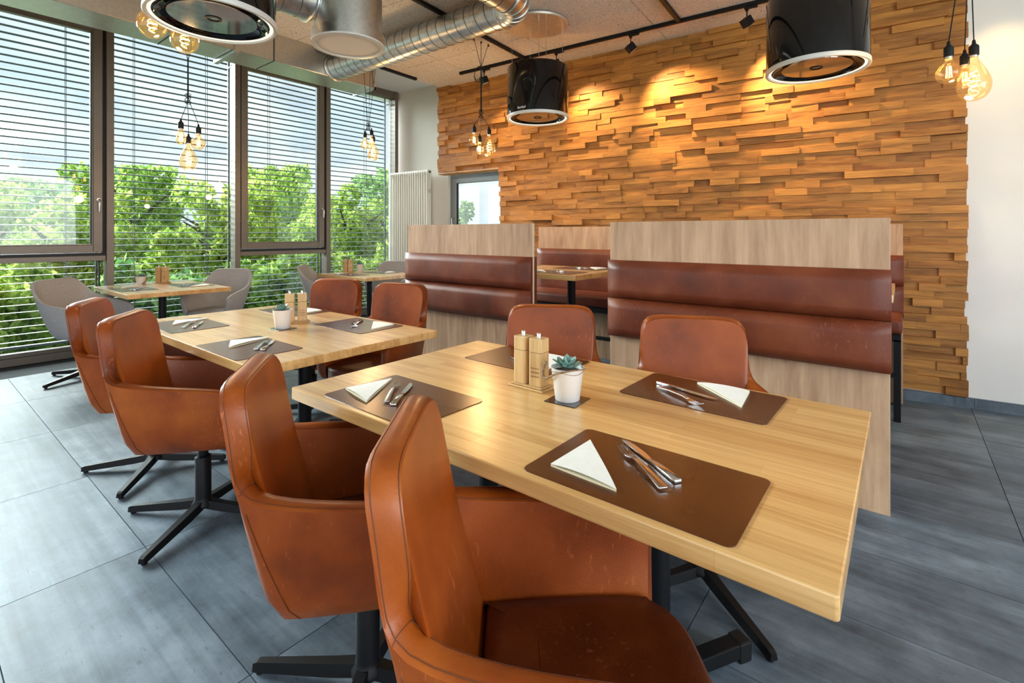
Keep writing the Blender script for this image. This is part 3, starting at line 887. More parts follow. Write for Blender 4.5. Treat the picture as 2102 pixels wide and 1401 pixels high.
def spiral_pipe(parent, p0, p1, r, name='pipe'):
    p0, p1 = Vector(p0), Vector(p1); d = p1-p0; L = d.length; d.normalize()
    MB().cyl(p0, p1, r, n=40, caps=False).build(name, MT['galv'], parent, smooth=60)
    a = d.orthogonal().normalized(); c_ = d.cross(a)
    pts = []; pitch = 0.105; n = int(L/pitch*28)
    for i in range(n+1):
        t = i/28*pitch
        if t > L: break
        an = 2*PI*i/28
        pts.append(p0 + d*t + (r+.0005)*(math.cos(an)*a + math.sin(an)*c_))
    MB().tube(pts, .0032, 5).build('spiral_seam', MT['seam'], parent, smooth=60)
def collar(parent, p, d, r, w=.02):
    p, d = Vector(p), Vector(d).normalized()
    a = d.orthogonal().normalized(); c_ = d.cross(a)
    pts = [p + r*(math.cos(2*PI*k/36)*a + math.sin(2*PI*k/36)*c_) for k in range(37)]
    MB().tube(pts, w/2, 8, caps=False).build('collar', MT['galv'], parent, smooth=60)
rd = thing('spiral_duct', 'round spiral metal air duct leading from the box duct to an elbow', 'duct')
q0 = Vector((-4.70, 2.93, 3.035)); q1 = Vector((-2.46, 3.0, 3.035))
spiral_pipe(rd, q0, q1, .125)
collar(rd, q0+Vector((.012, 0, 0)), q1-q0, .128, .024); collar(rd, q1, q1-q0, .128, .016)
el = []
dx = (q1-q0).normalized(); cen = q1 + Vector((0, -.19, 0))
rings = []
for k in range(6):
    an = R(90*k/5)
    ctr = cen + Vector((math.sin(an)*.19, math.cos(an)*.19, 0)); tang = Vector((math.cos(an), -math.sin(an), 0)); sd = Vector((math.sin(an), math.cos(an), 0))
    rings.append([ctr + .127*(math.cos(2*PI*i/36)*sd + math.sin(2*PI*i/36)*Vector((0, 0, 1))) for i in range(36)])
    if 0 < k < 5: collar(rd, ctr, tang, .1285, .008)
MB().ring_loft(rings).build('elbow', MT['galv'], rd, smooth=25)
e1 = cen + Vector((.19, 0, 0))
collar(rd, e1, (0, -1, 0), .128, .016)
spiral_pipe(rd, e1, e1 + Vector((0, -2.2, 0)), .125, 'side_pipe')

dr = thing('air_diffuser', 'metal drum air diffuser with white perforated face under the ceiling', 'diffuser', (-2.755, 1.81, 0))
MB().lathe([(.205, 2.535), (.205, 3.20)], 48).build('drum', MT['steel_brushed'], dr, smooth=40)
MB().lathe([(.222, 2.545), (.222, 2.482), (.205, 2.482), (.205, 2.545)], 56, caps=False).build('rim', MT['steel_brushed'], dr, smooth=40)
MB().lathe([(.2235, 2.484), (.2235, 2.474), (.196, 2.471), (.194, 2.480)], 56, caps=False).build('face_ring', MT['white_enamel'], dr, smooth=30)
m, t, b_ = newmat('perforated_white')
setp(b_, (0.75, 0.735, 0.70), 0.6)
vo = N(t, 'ShaderNodeTexVoronoi', Scale=150); vo.inputs['Randomness'].default_value = 0
tcn = N(t, 'ShaderNodeTexCoord'); t.links.new(tcn.outputs['Object'], vo.inputs['Vector'])
t.links.new(ramp(t, vo.outputs['Distance'], [(0.25, (0.22, 0.21, 0.20)), (0.38, (0.78, 0.76, 0.73))]), b_.inputs['Base Color'])
MB().lathe([(.195, 2.479), (.12, 2.477), (.0, 2.477)], 48, caps=False).build('perforated_face', m, dr, smooth=40)
sd = thing('supply_pipe', 'short spiral pipe entering the drum diffuser', 'duct')
spiral_pipe(sd, (-2.86, 1.38, 2.72), (-2.86, 1.62, 2.72), .118)
rings = []
for k in range(5):
    an = R(90*k/4); ctr = Vector((-2.86, 1.38 - .02 - .02*math.sin(an), 2.72 + .02*(1-math.cos(an)))); dv = Vector((0, -math.cos(an), math.sin(an)))
    up = Vector((0, math.sin(an), math.cos(an)))
    rings.append([Vector((-2.86, 1.38, 2.72 + .13)) + Vector((0, -.13*math.sin(an), -.13*math.cos(an))) + .118*(math.cos(2*PI*i/36)*up + math.sin(2*PI*i/36)*Vector((1, 0, 0))) for i in range(36)])
rings.append([p + Vector((0, 0, .312)) for p in rings[-1]])
MB().ring_loft(rings).build('elbow', MT['galv'], sd, smooth=40)
collar(sd, (-2.86, 1.60, 2.72), (0, 1, 0), .122, .022)

# ================================================================== EXTRACTOR HOODS
def letters(body, size, mat, parent, M):
    c_ = bpy.data.curves.new('lettering', 'FONT'); c_.body = body; c_.size = size; c_.align_x = 'CENTER'; c_.extrude = 0.0004
    o = bpy.data.objects.new('lettering_src', c_); COL.objects.link(o)
    dg = bpy.context.evaluated_depsgraph_get(); dg.update()
    me = bpy.data.meshes.new_from_object(o.evaluated_get(dg))
    bpy.data.objects.remove(o); bpy.data.curves.remove(c_)
    me.name = 'lettering'; me.materials.clear(); me.materials.append(mat)
    ob = bpy.data.objects.new('lettering', me); link(ob, parent); ob.matrix_local = M
    return ob
def hood(loc, label, lett_dir=None):
    x, y, zb = loc
    h = thing('extractor_hood', label, 'extractor hood', (x, y, zb), 0, 'hanging black extractor hoods')
    r = .277
    MB().lathe([(r, .022), (r, .455), (r-.004, .462), (r-.03, .462), (r-.03, .40)], 72, caps=False).build('body', MT['black_gloss'], h, smooth=40)
    MB().lathe([(r-.03, .44), (.0, .44)], 40, caps=False).build('top_plate', MT['black'], h)
    MB().lathe([(r+.004, .026), (r+.005, .004), (r+.002, 0), (r-.010, 0), (r-.012, .010), (r-.012, .026)], 72, caps=False).build('bottom_ring', MT['white_enamel'], h, smooth=50)
    MB().lathe([(r-.014, .008), (r-.030, .011)], 72, caps=False).build('light_ring', MT['ledring'], h, smooth=50)
    MB().lathe([(r-.030, .010), (r-.040, .030), (r-.085, .052), (r-.105, .055)], 64, caps=False).build('inner_cone', MT['black_gloss'], h, smooth=50)
    MB().lathe([(.190, .020), (.192, .026), (.190, .034)], 64, caps=True).build('cover_disc', MT['mirrorplate'], h, smooth=30)
    k = MB().lathe([(.036, .020), (.036, .0165), (.026, .0165), (.026, .0185)], 32, caps=False).build('knob_ring', MT['black_plastic'], h, smooth=40)
    for a in range(4):
        an = R(45+90*a+8)
        MB().cyl((.24*math.cos(an), .24*math.sin(an), .44), (.24*math.cos(an), .24*math.sin(an), 3.19-zb), .0016, n=6).build('suspension_wire', MT['steel'], h)
    MB().cyl((.12, -.15, .44), (.12, -.15, 3.19-zb), .0022, n=6).build('power_cable', MT['steel'], h)
    MB().lathe([(.275, 3.19-zb), (.272, 3.172-zb), (.0, 3.172-zb)], 64, caps=False).build('ceiling_plate', MT['steel_warm'], h, smooth=30)
    if lett_dir is not None:
        an = lett_dir
        n = Vector((math.cos(an), math.sin(an), 0)); tx = Vector((-math.sin(an), math.cos(an), 0))
        M = Matrix((tx, Vector((0, 0, 1)), n)).transposed().to_4x4(); M.translation = n*(r+.0006) + Vector((0, 0, .045))
        letters('berbel', .032, MT['letter'], h, M)
    return h
hood((-2.63, 0.98, 2.315), 'black extractor hood closest to the window, hanging over the further dining table', R(-52.5+22))
hood((-2.60, 3.66, 2.325), 'black extractor hood hanging over the left booth, beside a bulb cluster', R(-52.5-32))
hood((-0.42, 3.58, 2.30), 'black extractor hood hanging over the right booth in front of the oak wall')

# ================================================================== LIGHTING TRACKS AND SPOTS
def track(p0, p1, label):
    p0, p1 = Vector(p0), Vector(p1); L = (p1-p0).length
    t = thing('lighting_track', label, 'track', p0, math.atan2(p1.y-p0.y, p1.x-p0.x), 'dark ceiling lighting tracks')
    MB().box(0, L, -.018, .018, -.030, 0).build('rail', MT['black'], t, bevel=.002, bseg=1)
    MB().box(.01, L-.01, -.006, .006, -.0312, -.0295).build('groove', MT['gasket'], t)
    MB().box(-.006, 0, -.019, .019, -.031, 0).build('end_cap', MT['black_plastic'], t)
zc = 3.20
td = Vector((math.cos(CA), math.sin(CA), 0)); tn = Vector((-math.sin(CA), math.cos(CA), 0))
tl0 = Vector((-4.10, 4.20, zc))
track(tl0, tl0 + td*5.6, 'long dark lighting track parallel to the oak wall')
def on_long(X): return tl0 + td*((X - tl0.x)/td.x)
e = on_long(-3.205); track(e - tn*4.2, e - tn*.02, 'dark cross track above the bulb cluster beside the left booth hood')
e = on_long(-1.56); track(e - tn*4.2, e - tn*.02, 'dark cross track in the middle of the ceiling')
track(Vector((-4.650, 2.75, zc)), Vector((-4.685, 4.02, zc)), 'short dark track at the edge of the panelled ceiling')
def spot(X, tgt, label, power):
    p = on_long(X) + Vector((0, 0, -.031))
    t = thing('track_spotlight', label, 'spotlight', p, CA, 'cube spotlights on the track')
    MB().box(-.05, .05, -.012, .012, -.020, 0).build('adaptor', MT['black_plastic'], t, bevel=.003, bseg=1)
    MB().cyl((-.03, 0, -.02), (-.03, 0, -.035), .013, n=12).cyl((-.03, 0, -.03), (-.03, 0, -.105), .005, n=8).build('stem', MT['black'], t)
    hd = Vector((-.03, 0, -.125))
    d = (Matrix.Rotation(-CA, 3, 'Z') @ (Vector(tgt) - (p + hd))).normalized()
    q = d.to_track_quat('-Z', 'Y').to_matrix().to_4x4(); q.translation = hd
    MB().box(-.036, .036, -.036, .036, -.036, .036, q).build('housing', MT['black'], t, bevel=.003, bseg=1)
    MB().box(-.029, .029, -.029, .029, -.0375, -.0365, q).build('lens', MT['lens'], t)
    ln = lamp('spot_beam', 'SPOT', (0, 0, 0), power, (1.0, 0.66, 0.30), spot_size=R(84), spot_blend=1.0, shadow_soft_size=.03)
    ln.parent = t; q2 = q.copy(); q2.translation = hd + d*.05; ln.matrix_local = q2
spot(-3.72, (-3.6, 4.6, 2.2), 'cube spotlight behind the bulb cluster, furthest along the track', 16)
spot(-2.78, wp(-2.75, 0, 2.35), 'cube spotlight just above the left booth hood', 50)
spot(-1.98, wp(-1.85, 0, 2.35), 'cube spotlight in the middle of the long track', 75)
spot(-0.98, wp(-0.95, 0, 2.35), 'cube spotlight beside the right booth hood', 75)
spot(0.55, wp(0.4, 0, 2.2), 'cube spotlight near the plain white wall', 10)

# ================================================================== BULB CLUSTERS
PEAR = [(.0, -.098), (.022, -.095), (.043, -.083), (.058, -.062), (.066, -.036), (.067, -.010), (.060, .020), (.047, .050), (.033, .076), (.023, .094), (.018, .105), (.0165, .118)]
GLOBE = [(.0, -.0505), (.022, -.047), (.043, -.032), (.052, -.008), (.050, .012), (.038, .033), (.023, .045), (.016, .056), (.0145, .068)]
BALL = [(.0, -.078), (.03, -.073), (.055, -.054), (.072, -.026), (.0775, .004), (.072, .034), (.055, .060), (.034, .076), (.02, .088), (.0165, .104)]
TUBE = [(.0, -.05), (.018, -.048), (.028, -.036), (.031, -.015), (.028, .015), (.022, .035), (.016, .05), (.0145, .06)]
def spring(r, h, turns, n=14):
    return [(r*(0.35+0.65*math.sin(PI*min(1, max(0.05, i/(turns*n)))))*math.cos(2*PI*i/n), r*(0.35+0.65*math.sin(PI*min(1, max(0.05, i/(turns*n)))))*math.sin(2*PI*i/n), -h/2 + h*i/(turns*n)) for i in range(turns*n+1)]
def cluster(label, bulbs, tops, join, knot, power, coil=False):
    """bulbs: (x, y, z of bulb centre, shape, scale); tops: cord starts at the ceiling; join / knot: points where the cords meet."""
    base = Vector(join if join else knot)
    t = thing('bulb_cluster', label, 'pendant lamp', base, 0, 'amber bulb clusters')
    rel = lambda p: tuple(Vector(p) - base)
    for i, (x, y, z, shp, sc) in enumerate(bulbs):
        prof = [(r*sc, h*sc) for r, h in shp]
        topz = prof[-1][1]
        pr = [(0.0005, prof[0][1])] + prof[1:]
        g = MB().lathe(pr, 28, rel((x, y, z)), caps=False).build('bulb', MT['bulbglass'], t, smooth=60)
        c0 = rel((x, y, z))
        if shp is PEAR or shp is BALL:
            pts = [(c0[0]+p[0], c0[1]+p[1], c0[2]+p[2]) for p in spring(.024*sc, .10*sc, 4)]
            MB().tube(pts, .0014, 5).build('filament', MT['filament'], g)
        else:
            f = MB()
            for k in range(5):
                a = 2*PI*k/5
                f.cyl((c0[0]+.012*sc*math.cos(a), c0[1]+.012*sc*math.sin(a), c0[2]-.022*sc), (c0[0]+.009*sc*math.cos(a), c0[1]+.009*sc*math.sin(a), c0[2]+.03*sc), .0013, n=5)
            f.build('filament', MT['filament'], g)
        zt = topz
        MB().cyl((c0[0], c0[1], c0[2]+zt-.004), (c0[0], c0[1], c0[2]+zt+.016), .0150, n=16).build('brass_cap', MT['steel_warm'], t, smooth=40)
        MB().lathe([(.0205, zt+.010), (.0205, zt+.052), (.019, zt+.058), (.009, zt+.068), (.006, zt+.088)], 18, c0).build('socket', MT['black_plastic'], t, smooth=40)
        s0 = Vector((x, y, z+zt+.085))
        kp = Vector(knot) + Vector((.004*(i-1), .003*(i-1), 0))
        path = [rel(s0), rel(s0.lerp(kp, .5) + Vector((.002, .002, 0))), rel(kp)]
        if join: path += [rel(Vector(join) + Vector((.003*(i-1), .002*(i-1), 0)))]
        path += [rel(tops[i])]
        MB().tube(path, .0026, 6).build('cord', MT['black_plastic'], t, smooth=60)
        MB().cyl(rel(Vector(tops[i]) - Vector((0, 0, .02))), rel(tops[i]), .008, n=10).build('hook', MT['black_plastic'], t)
    kn = []
    rng = random.Random(int(abs(knot[0]*1000)))
    for i in range(34):
        a = i*0.9
        kn.append(rel((knot[0] + (.014+.010*rng.random())*math.cos(a), knot[1] + (.014+.010*rng.random())*math.sin(a), knot[2] - .04 + .08*(0.5+0.5*math.sin(i*.37)) )))
    MB().tube(catmull(kn, 150), .0026, 5).build('knot', MT['black_plastic'], t, smooth=60)
    if coil:
        for k in range(3):
            pts = [rel((join[0] - .035 + (.045+.012*k)*math.cos(a), join[1] + .012*k - .01, join[2] - .07 + (.06+.010*k)*math.sin(a))) for a in [i*2*PI/28 for i in range(29)]]
            MB().tube(pts, .0026, 5).build('cable_loop', MT['black_plastic'], t, smooth=60)
    pl = lamp('bulb_glow', 'POINT', (0, 0, 0), power, (1.0, 0.60, 0.26), shadow_soft_size=.05)
    pl.parent = t
    bx = sum(b[0] for b in bulbs)/len(bulbs); by = sum(b[1] for b in bulbs)/len(bulbs); bz = min(b[2] for b in bulbs) - .14
    pl.location = rel((bx, by, bz))
X1, Y1 = -4.62, 1.53
cluster('bulb cluster hanging in front of the fixed window, over the first window table', [(X1+.01, Y1, 1.905, PEAR, 1.0), (X1+.02, Y1+.07, 2.04, GLOBE, 1.05), (X1-.02, Y1-.045, 2.075, TUBE, 1.1)],
        [(X1, Y1-.09, 3.19), (X1, Y1, 3.19), (X1, Y1+.10, 3.19)], (X1, Y1, 2.72), (X1, Y1, 2.40), 6)
X2, Y2 = -4.63, 3.29
cluster('bulb cluster hanging near the end of the box duct, over the far window table', [(X2+.02, Y2+.05, 2.19, PEAR, .95), (X2-.02, Y2-.03, 2.27, GLOBE, 1.0), (X2+.03, Y2+.02, 2.31, TUBE, .9)],
        [(X2, Y2-.07, 3.19), (X2, Y2+.03, 3.19), (X2, Y2+.10, 3.19)], None, (X2, Y2, 2.47), 8)
X3, Y3 = -3.235, 3.60
cluster('bulb cluster glowing in front of the oak wall beside the left booth hood', [(X3+.05, Y3+.06, 2.135, PEAR, 1.0), (X3-.05, Y3-.045, 2.20, GLOBE, 1.0), (X3-.01, Y3-.01, 2.115, TUBE, 1.0)],
        [(X3-.005, Y3-.10, 3.17), (X3, Y3, 3.17), (X3+.005, Y3+.10, 3.17)], (X3, Y3, 2.93), (X3, Y3, 2.46), 10, coil=True)
X4, Y4 = 0.285, 3.415
cluster('bulb cluster in front of the plain white wall at the right', [(X4, Y4, 2.062, PEAR, 1.02), (X4-.10, Y4-.075, 2.105, GLOBE, 1.05), (X4-.03, Y4+.06, 2.10, TUBE, .95)],
        [(X4+.0, Y4-.02, 3.19), (X4-.03, Y4-.05, 3.19), (X4-.04, Y4+.03, 3.19)], None, (X4-.02, Y4-.01, 2.95), 8)
X5, Y5 = -3.22, 1.05
cluster('pair of large amber globe bulbs hanging behind the extractor hood by the window', [(X5, Y5, 2.395, BALL, .95), (X5-.02, Y5-.15, 2.44, BALL, .95), (X5-.14, Y5-.04, 2.56, GLOBE, 1.0)],
        [(X5, Y5+.05, 3.19), (X5, Y5-.10, 3.19), (X5-.03, Y5, 3.19)], None, (X5, Y5-.05, 2.85), 5)

# ================================================================== CHAIRS
def shell_chair(kind):
    """A swivel armchair: outer shell, edge band, inner lining, seat, stitching, column and four star legs. Faces +y."""
    if kind == 'leather':
        rim = [(0,-.330,.930),(.075,-.330,.931),(.150,-.329,.929),(.190,-.323,.916),(.210,-.316,.884),(.216,-.306,.832),(.220,-.297,.772),(.226,-.284,.716),(.240,-.252,.684),(.262,-.185,.672),(.278,-.10,.663),(.286,-.01,.654),(.288,.07,.645),(.284,.15,.632),(.279,.205,.618),(.276,.232,.598)]
        bot = [(0,-.214),(.08,-.214),(.150,-.213),(.194,-.210),(.212,-.205),(.222,-.196),(.228,-.184),(.232,-.168),(.238,-.13),(.244,-.075),(.249,-.02),(.252,.04),(.254,.10),(.254,.16),(.252,.205),(.251,.225)]
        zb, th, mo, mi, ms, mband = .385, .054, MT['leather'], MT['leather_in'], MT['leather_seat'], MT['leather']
        zseat = .462
    else:
        rim = [(0,-.305,.875),(.09,-.305,.876),(.165,-.302,.874),(.208,-.292,.862),(.238,-.268,.826),(.260,-.234,.782),(.278,-.190,.742),(.292,-.135,.710),(.302,-.07,.686),(.306,.0,.669),(.304,.07,.656),(.296,.14,.641),(.282,.195,.621),(.264,.225,.59)]
        bot = [(0,-.160),(.07,-.160),(.125,-.156),(.165,-.144),(.190,-.122),(.205,-.098),(.214,-.070),(.220,-.04),(.225,-.01),(.228,.03),(.230,.07),(.230,.12),(.226,.17),(.220,.20)]
        zb, th, mo, mi, ms, mband = .375, .030, MT['felt'], MT['felt'], MT['felt'], MT['felt']
        zseat = .46
    NH = 27
    half = catmull(rim, NH); hb = catmull([(x, y, zb) for x, y in bot], NH)
    path = [Vector((-p.x, p.y, p.z)) for p in reversed(half[1:])] + half
    bpath = [Vector((-p.x, p.y, p.z)) for p in reversed(hb[1:])] + hb
    n = len(path)
    # plan normals pointing inwards
    nin = []
    for i in range(n):
        a = bpath[max(i-1, 0)]; b = bpath[min(i+1, n-1)]
        ra = path[max(i-1, 0)]; rb = path[min(i+1, n-1)]
        d = (Vector((b.x-a.x, b.y-a.y, 0)) + Vector((rb.x-ra.x, rb.y-ra.y, 0)))
        d.normalize(); nin.append(Vector((-d.y, d.x, 0)))
    for _ in range(4):
        nin = [(nin[max(i-1, 0)] + nin[i]*2 + nin[min(i+1, n-1)]).normalized() for i in range(n)]
    # rim tangent based inward direction so the band keeps its width round the shoulders
    inner = []
    for i in range(n):
        d = (path[min(i+1, n-1)] - path[max(i-1, 0)]).normalized()
        down = (bpath[i] - path[i]).normalized()
        kb = min(1.0, max(0.0, (path[i].z - .700)/.09)); kb = kb*kb*(3-2*kb)
        w = nin[i].lerp(Vector((-.12*(1 if path[i].x > 0 else -1)*min(1, abs(path[i].x)/.1), 1, 0)).normalized(), kb).normalized()
        inner.append(path[i] + w*th + Vector((0, 0, -.004)))
    for _ in range(2):
        inner = [inner[0]] + [(inner[i-1] + inner[i]*2 + inner[i+1])/4 for i in range(1, n-1)] + [inner[-1]]
    J = 9
    def outer_pt(i, j):
        u = j/(J-1)
        p = path[i].lerp(bpath[i], u)
        bulge = -nin[i]*(.009*math.sin(PI*min(1, u*1.05)))
        if u > .85: bulge += nin[i]*(.022*((u-.85)/.15)**2)
        return p + bulge
    def inner_pt(i, j):
        u = j/(J-1)
        tgt = bpath[i] + nin[i]*(th+.004); tgt = Vector((tgt.x, tgt.y, .43))
        p = inner[i].lerp(tgt, u)
        return p - nin[i]*(.006*math.sin(PI*u))
    t = thing('x', 'x', 'x')
    # outer shell with underside
    mb = MB()
    rows = [[outer_pt(i, j) for i in range(n)] for j in range(J)]
    mb.ring_loft(rows, closed=False)
    low = [p + nin[i]*.02 + Vector((0, 0, -.006)) for i, p in enumerate(rows[-1])]
    mb.ring_loft([rows[-1], low], closed=False)
    mb.add(low, [tuple(reversed(range(n)))])
    mb.build('outer_shell', mo, t, smooth=50, fixn=False)
    # lining
    rows_in = [[inner_pt(i, j) for i in range(n)] for j in range(J)]
    MB().ring_loft(rows_in, closed=False).build('inner_lining', mi, t, smooth=50)
    # edge band over the rim and down the two arm fronts
    def band_section(o, i_, up):
        m = (o+i_)/2 + up
        return [o, o.lerp(m, .35) + up*.55, m, i_.lerp(m, .35) + up*.55, i_]
    sec = []
    for j in reversed(range(J)):
        o, i_ = rows[j][0], rows_in[min(J-1, j)][0]; i_ = Vector((i_.x, i_.y, max(i_.z, o.z-.0)))
        if j > 0: sec.append(band_section(rows[j][0], Vector((rows_in[j][0].x, rows_in[j][0].y, rows[j][0].z if j > J-3 else rows_in[j][0].z)), Vector((0, .012, 0))))
    for i in range(n):
        k = min(i, n-1-i)
        up = Vector((0, 0, .008)) if k > 1 else Vector((0, .008, .006))
        sec.append(band_section(rows[0][i], rows_in[0][i], up))
    for j in range(1, J):
        sec.append(band_section(rows[j][-1], Vector((rows_in[j][-1].x, rows_in[j][-1].y, rows[j][-1].z if j > J-3 else rows_in[j][-1].z)), Vector((0, .012, 0))))
    MB().ring_loft(sec, closed=False).build('edge_band', mband, t, smooth=60)
    # seat cushion
    plan = []
    for i in range(n):
        q = bpath[i] + nin[i]*(th+.006)
        plan.append(Vector((q.x, q.y, 0)))
    fr = [(plan[-1].x, plan[-1].y)]
    xs = plan[-1].x
    front = [Vector((xs*math.cos(a)*1.0 if False else xs*(1-2*k/12), .215 + .065*(1-abs(1-2*k/12)**4), 0)) for k in range(13) for a in (0,)]
    loop = plan + front
    cx = Vector((0, .03, 0))
    rings = []
    for s_, z_ in ((1.0, .385), (1.0, zseat-.022), (.985, zseat-.008), (.95, zseat), (.75, zseat+.006), (.4, zseat+.002)):
        rings.append([Vector((cx.x+(p.x-cx.x)*s_, cx.y+(p.y-cx.y)*s_, z_)) for p in loop])
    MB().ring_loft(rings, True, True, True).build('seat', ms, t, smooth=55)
    # stitching
    if kind == 'leather':
        st = MB()
        st.tube([p + Vector((0, 0, .0035)) for p in [rows[0][i].lerp(rows_in[0][i], .14) + Vector((0, 0, .003)) for i in range(n)]], .0010, 5)
        st.tube([rows[0][i].lerp(rows_in[0][i], .93) + Vector((0, 0, .0035)) for i in range(n)], .0010, 5)
        for s_ in (0, 1):
            i = 14 if s_ == 0 else n-1-14
            for dd in (0, 1):
                k = i + (dd if s_ == 0 else -dd)
                off = 0.004
                pts = [(rows_in[j][i]*(1-.35*dd) + rows_in[j][k]*(.35*dd)) + nin[i]*.001 for j in range(1, J)]
                st.tube(pts, .0009, 5)
            io = 13 if s_ == 0 else n-1-13
            st.tube([rows[j][io] - nin[io]*.001 for j in range(1, J)], .0010, 5)
        for i in [min(range(n//2), key=lambda q: abs(path[q].z-.700)), n-1-min(range(n//2), key=lambda q: abs(path[q].z-.700))]:
            up = Vector((0, 0, .0075))
            a_, b_ = rows[0][i], rows_in[0][i]; m_ = (a_+b_)/2 + up
            st.tube([a_, a_.lerp(m_, .35) + up*.62, m_ + up*.08, b_.lerp(m_, .35) + up*.62, b_], .0011, 5)
        st.build('stitching', MT['stitch'], t, smooth=60)
    # base
    MB().lathe([(.046, .05), (.046, .062), (.036, .075), (.033, .09), (.033, .27), (.030, .275), (.021, .28), (.021, .385)], 24).build('column', MT['black'], t, smooth=40)
    MB().box(-.11, .11, -.09, .09, .372, .386).build('seat_plate', MT['black'], t, bevel=.003, bseg=1)
    for k in range(4):
        M = Matrix.Rotation(R(45 + 90*k), 4, 'Z')
        sect = []
        for x, w, z0, z1 in ((.02, .024, .045, .078), (.10, .021, .032, .066), (.34, .015, .010, .036), (.352, .013, .010, .030)):
            sect.append([M @ Vector(q) for q in ((x, -w, z0), (x, w, z0), (x, w*.7, z1), (x, -w*.7, z1))])
        lg = MB().ring_loft(sect, True, True, True).build('star_leg', MT['black'], t)
        MB().cyl(M @ Vector((.335, 0, 0)), M @ Vector((.335, 0, .012)), .011, n=10).build('glide', MT['black_plastic'], lg)
    return t
def place_chair(proto, name, loc, heading, base_rot, label, group, first):
    t = proto if first else copy_tree(proto)
    t.name = name
    t.location = (loc[0], loc[1], 0)
    t.rotation_euler = (0, 0, -R(heading))
    tag(t, label, 'chair', group)
    for ch in t.children:
        if ch.name.startswith('star_leg'):
            ch.rotation_euler = (0, 0, R(base_rot) + R(heading) - R(45))
    return t
lp = shell_chair('leather')
g = 'cognac leather swivel armchairs'
chairs = [((-0.508, .798), 51, 0, 'cognac leather armchair closest to the viewer, its seat in full view at the front table'),
          ((-1.192, .845), 37, 30, 'cognac leather armchair at the left corner of the front table, second from the viewer'),
          ((-2.512, .893), 37, 35, 'cognac leather armchair with scuffed arm in front of the further dining table'),
          ((-3.245, .917), 31, 50, 'cognac leather armchair closest to the windows, at the left end of the further table'),
          ((-0.578, 1.862), 155, 52, 'cognac leather armchair in front of the right booth bench, pale sheen on its back'),
          ((-1.212, 1.77), 150, 60, 'cognac leather armchair behind the salt and pepper mills of the front table'),
          ((-2.715, 1.975), 163, 20, 'cognac leather armchair in front of the left booth bench, across the further table'),
          ((-3.34, 1.895), 157, 40, 'cognac leather armchair across the further table, closest to the far window table')]
for k, (l, h, br, lb) in enumerate(chairs):
    place_chair(lp, 'leather_armchair', l, h, br, lb, g, k == 0)
gp = shell_chair('felt')
g = 'grey felt armchairs by the windows'
for k, (l, h, br, lb) in enumerate([((-5.76, 1.10), 52, 30, 'grey felt armchair at the left end of the first window table'),
                                    ((-5.98, 2.27), 144, 20, 'grey felt armchair facing the room across the first window table'),
                                    ((-5.90, 3.53), 45, 30, 'grey felt armchair seen between the sash window and the far window table'),
                                    ((-5.80, 4.47), 150, 10, 'grey felt armchair half hidden behind the left booth bench')]):
    place_chair(gp, 'felt_armchair', l, h, br, lb, g, k == 0)

# ================================================================== TABLES
def table(name, label, x0, x1, y0, y1, top, cols, group, foot=(.20, .35), th=.040, colr=.034):
    cx, cy = (x0+x1)/2, (y0+y1)/2
    t = thing(name, label, 'table', (cx, cy, 0), 0, group)
    w, d = x1-x0, y1-y0
    MB().prism(rounded_rect(w, d, .006, 2), top-th, top).build('table_top', MT['oak'], t, bevel=.0035, bseg=2)
    feet = foot if isinstance(foot, list) else [foot]*len(cols)
    for X, foot in zip(cols, feet):
        x = X - cx
        c_ = MB().cyl((x, 0, .055), (x, 0, top-th-.008), colr, n=24).build('column', MT['black'], t, smooth=40)
        MB().box(x-.12, x+.12, -.20, .20, top-th-.008, top-th).build('mounting_plate', MT['black'], t)
        MB().lathe([(.055, .05), (.055, .062), (.036, .068)], 24, (x, 0, 0)).build('hub', MT['black'], t, smooth=40)
        for sx in (-1, 1):
            for sy in (-1, 1):
                a = math.atan2(sy*foot[1], sx*foot[0]); L = math.hypot(*foot)
                M = Matrix.Translation((x, 0, 0)) @ Matrix.Rotation(a, 4, 'Z')
                lg = MB().box(.02, L-.03, -.024, .024, .014, .058, M).build('foot_bar', MT['black'], t, bevel=.004, bseg=2)
                MB().box(L-.045, L, -.027, .027, .0, .061, M).build('end_cap', MT['black_plastic'], lg, bevel=.006, bseg=2)
    return t
g = 'oak dining tables'
table('dining_table', 'large oak dining table in front with brown mats', -1.668, -0.072, .868, 1.834, .755, (-1.177, -.543), g, foot=[(.085, .15), (.165, .28)])
table('dining_table', 'large oak dining table in the middle, bright with window light', -3.665, -2.015, .895, 1.880, .755, (-3.15, -2.52), g, foot=(.085, .15))
g = 'small oak window tables'
table('window_table', 'small oak table by the sash window with a vine-wrapped pot', -6.40, -5.27, 1.28, 2.13, .755, (-5.83, ), g, foot=(.19, .14))
table('window_table', 'small oak table by the far window, next to the radiator corner', -6.10, -5.03, 3.54, 4.38, .755, (-5.55, ), g, foot=(.19, .14))
g = 'oak booth tables'
table('booth_table', 'raised oak table in the left booth with brown mats', -3.32, -1.885, 3.13, 4.02, .98, (-3.0, -2.19), g, foot=(.20, .17))
table('booth_table', 'raised oak table in the right booth, mostly hidden by the bench back', -1.46, -0.035, 3.13, 3.88, .98, (-1.15, -.36), g, foot=(.20, .12))

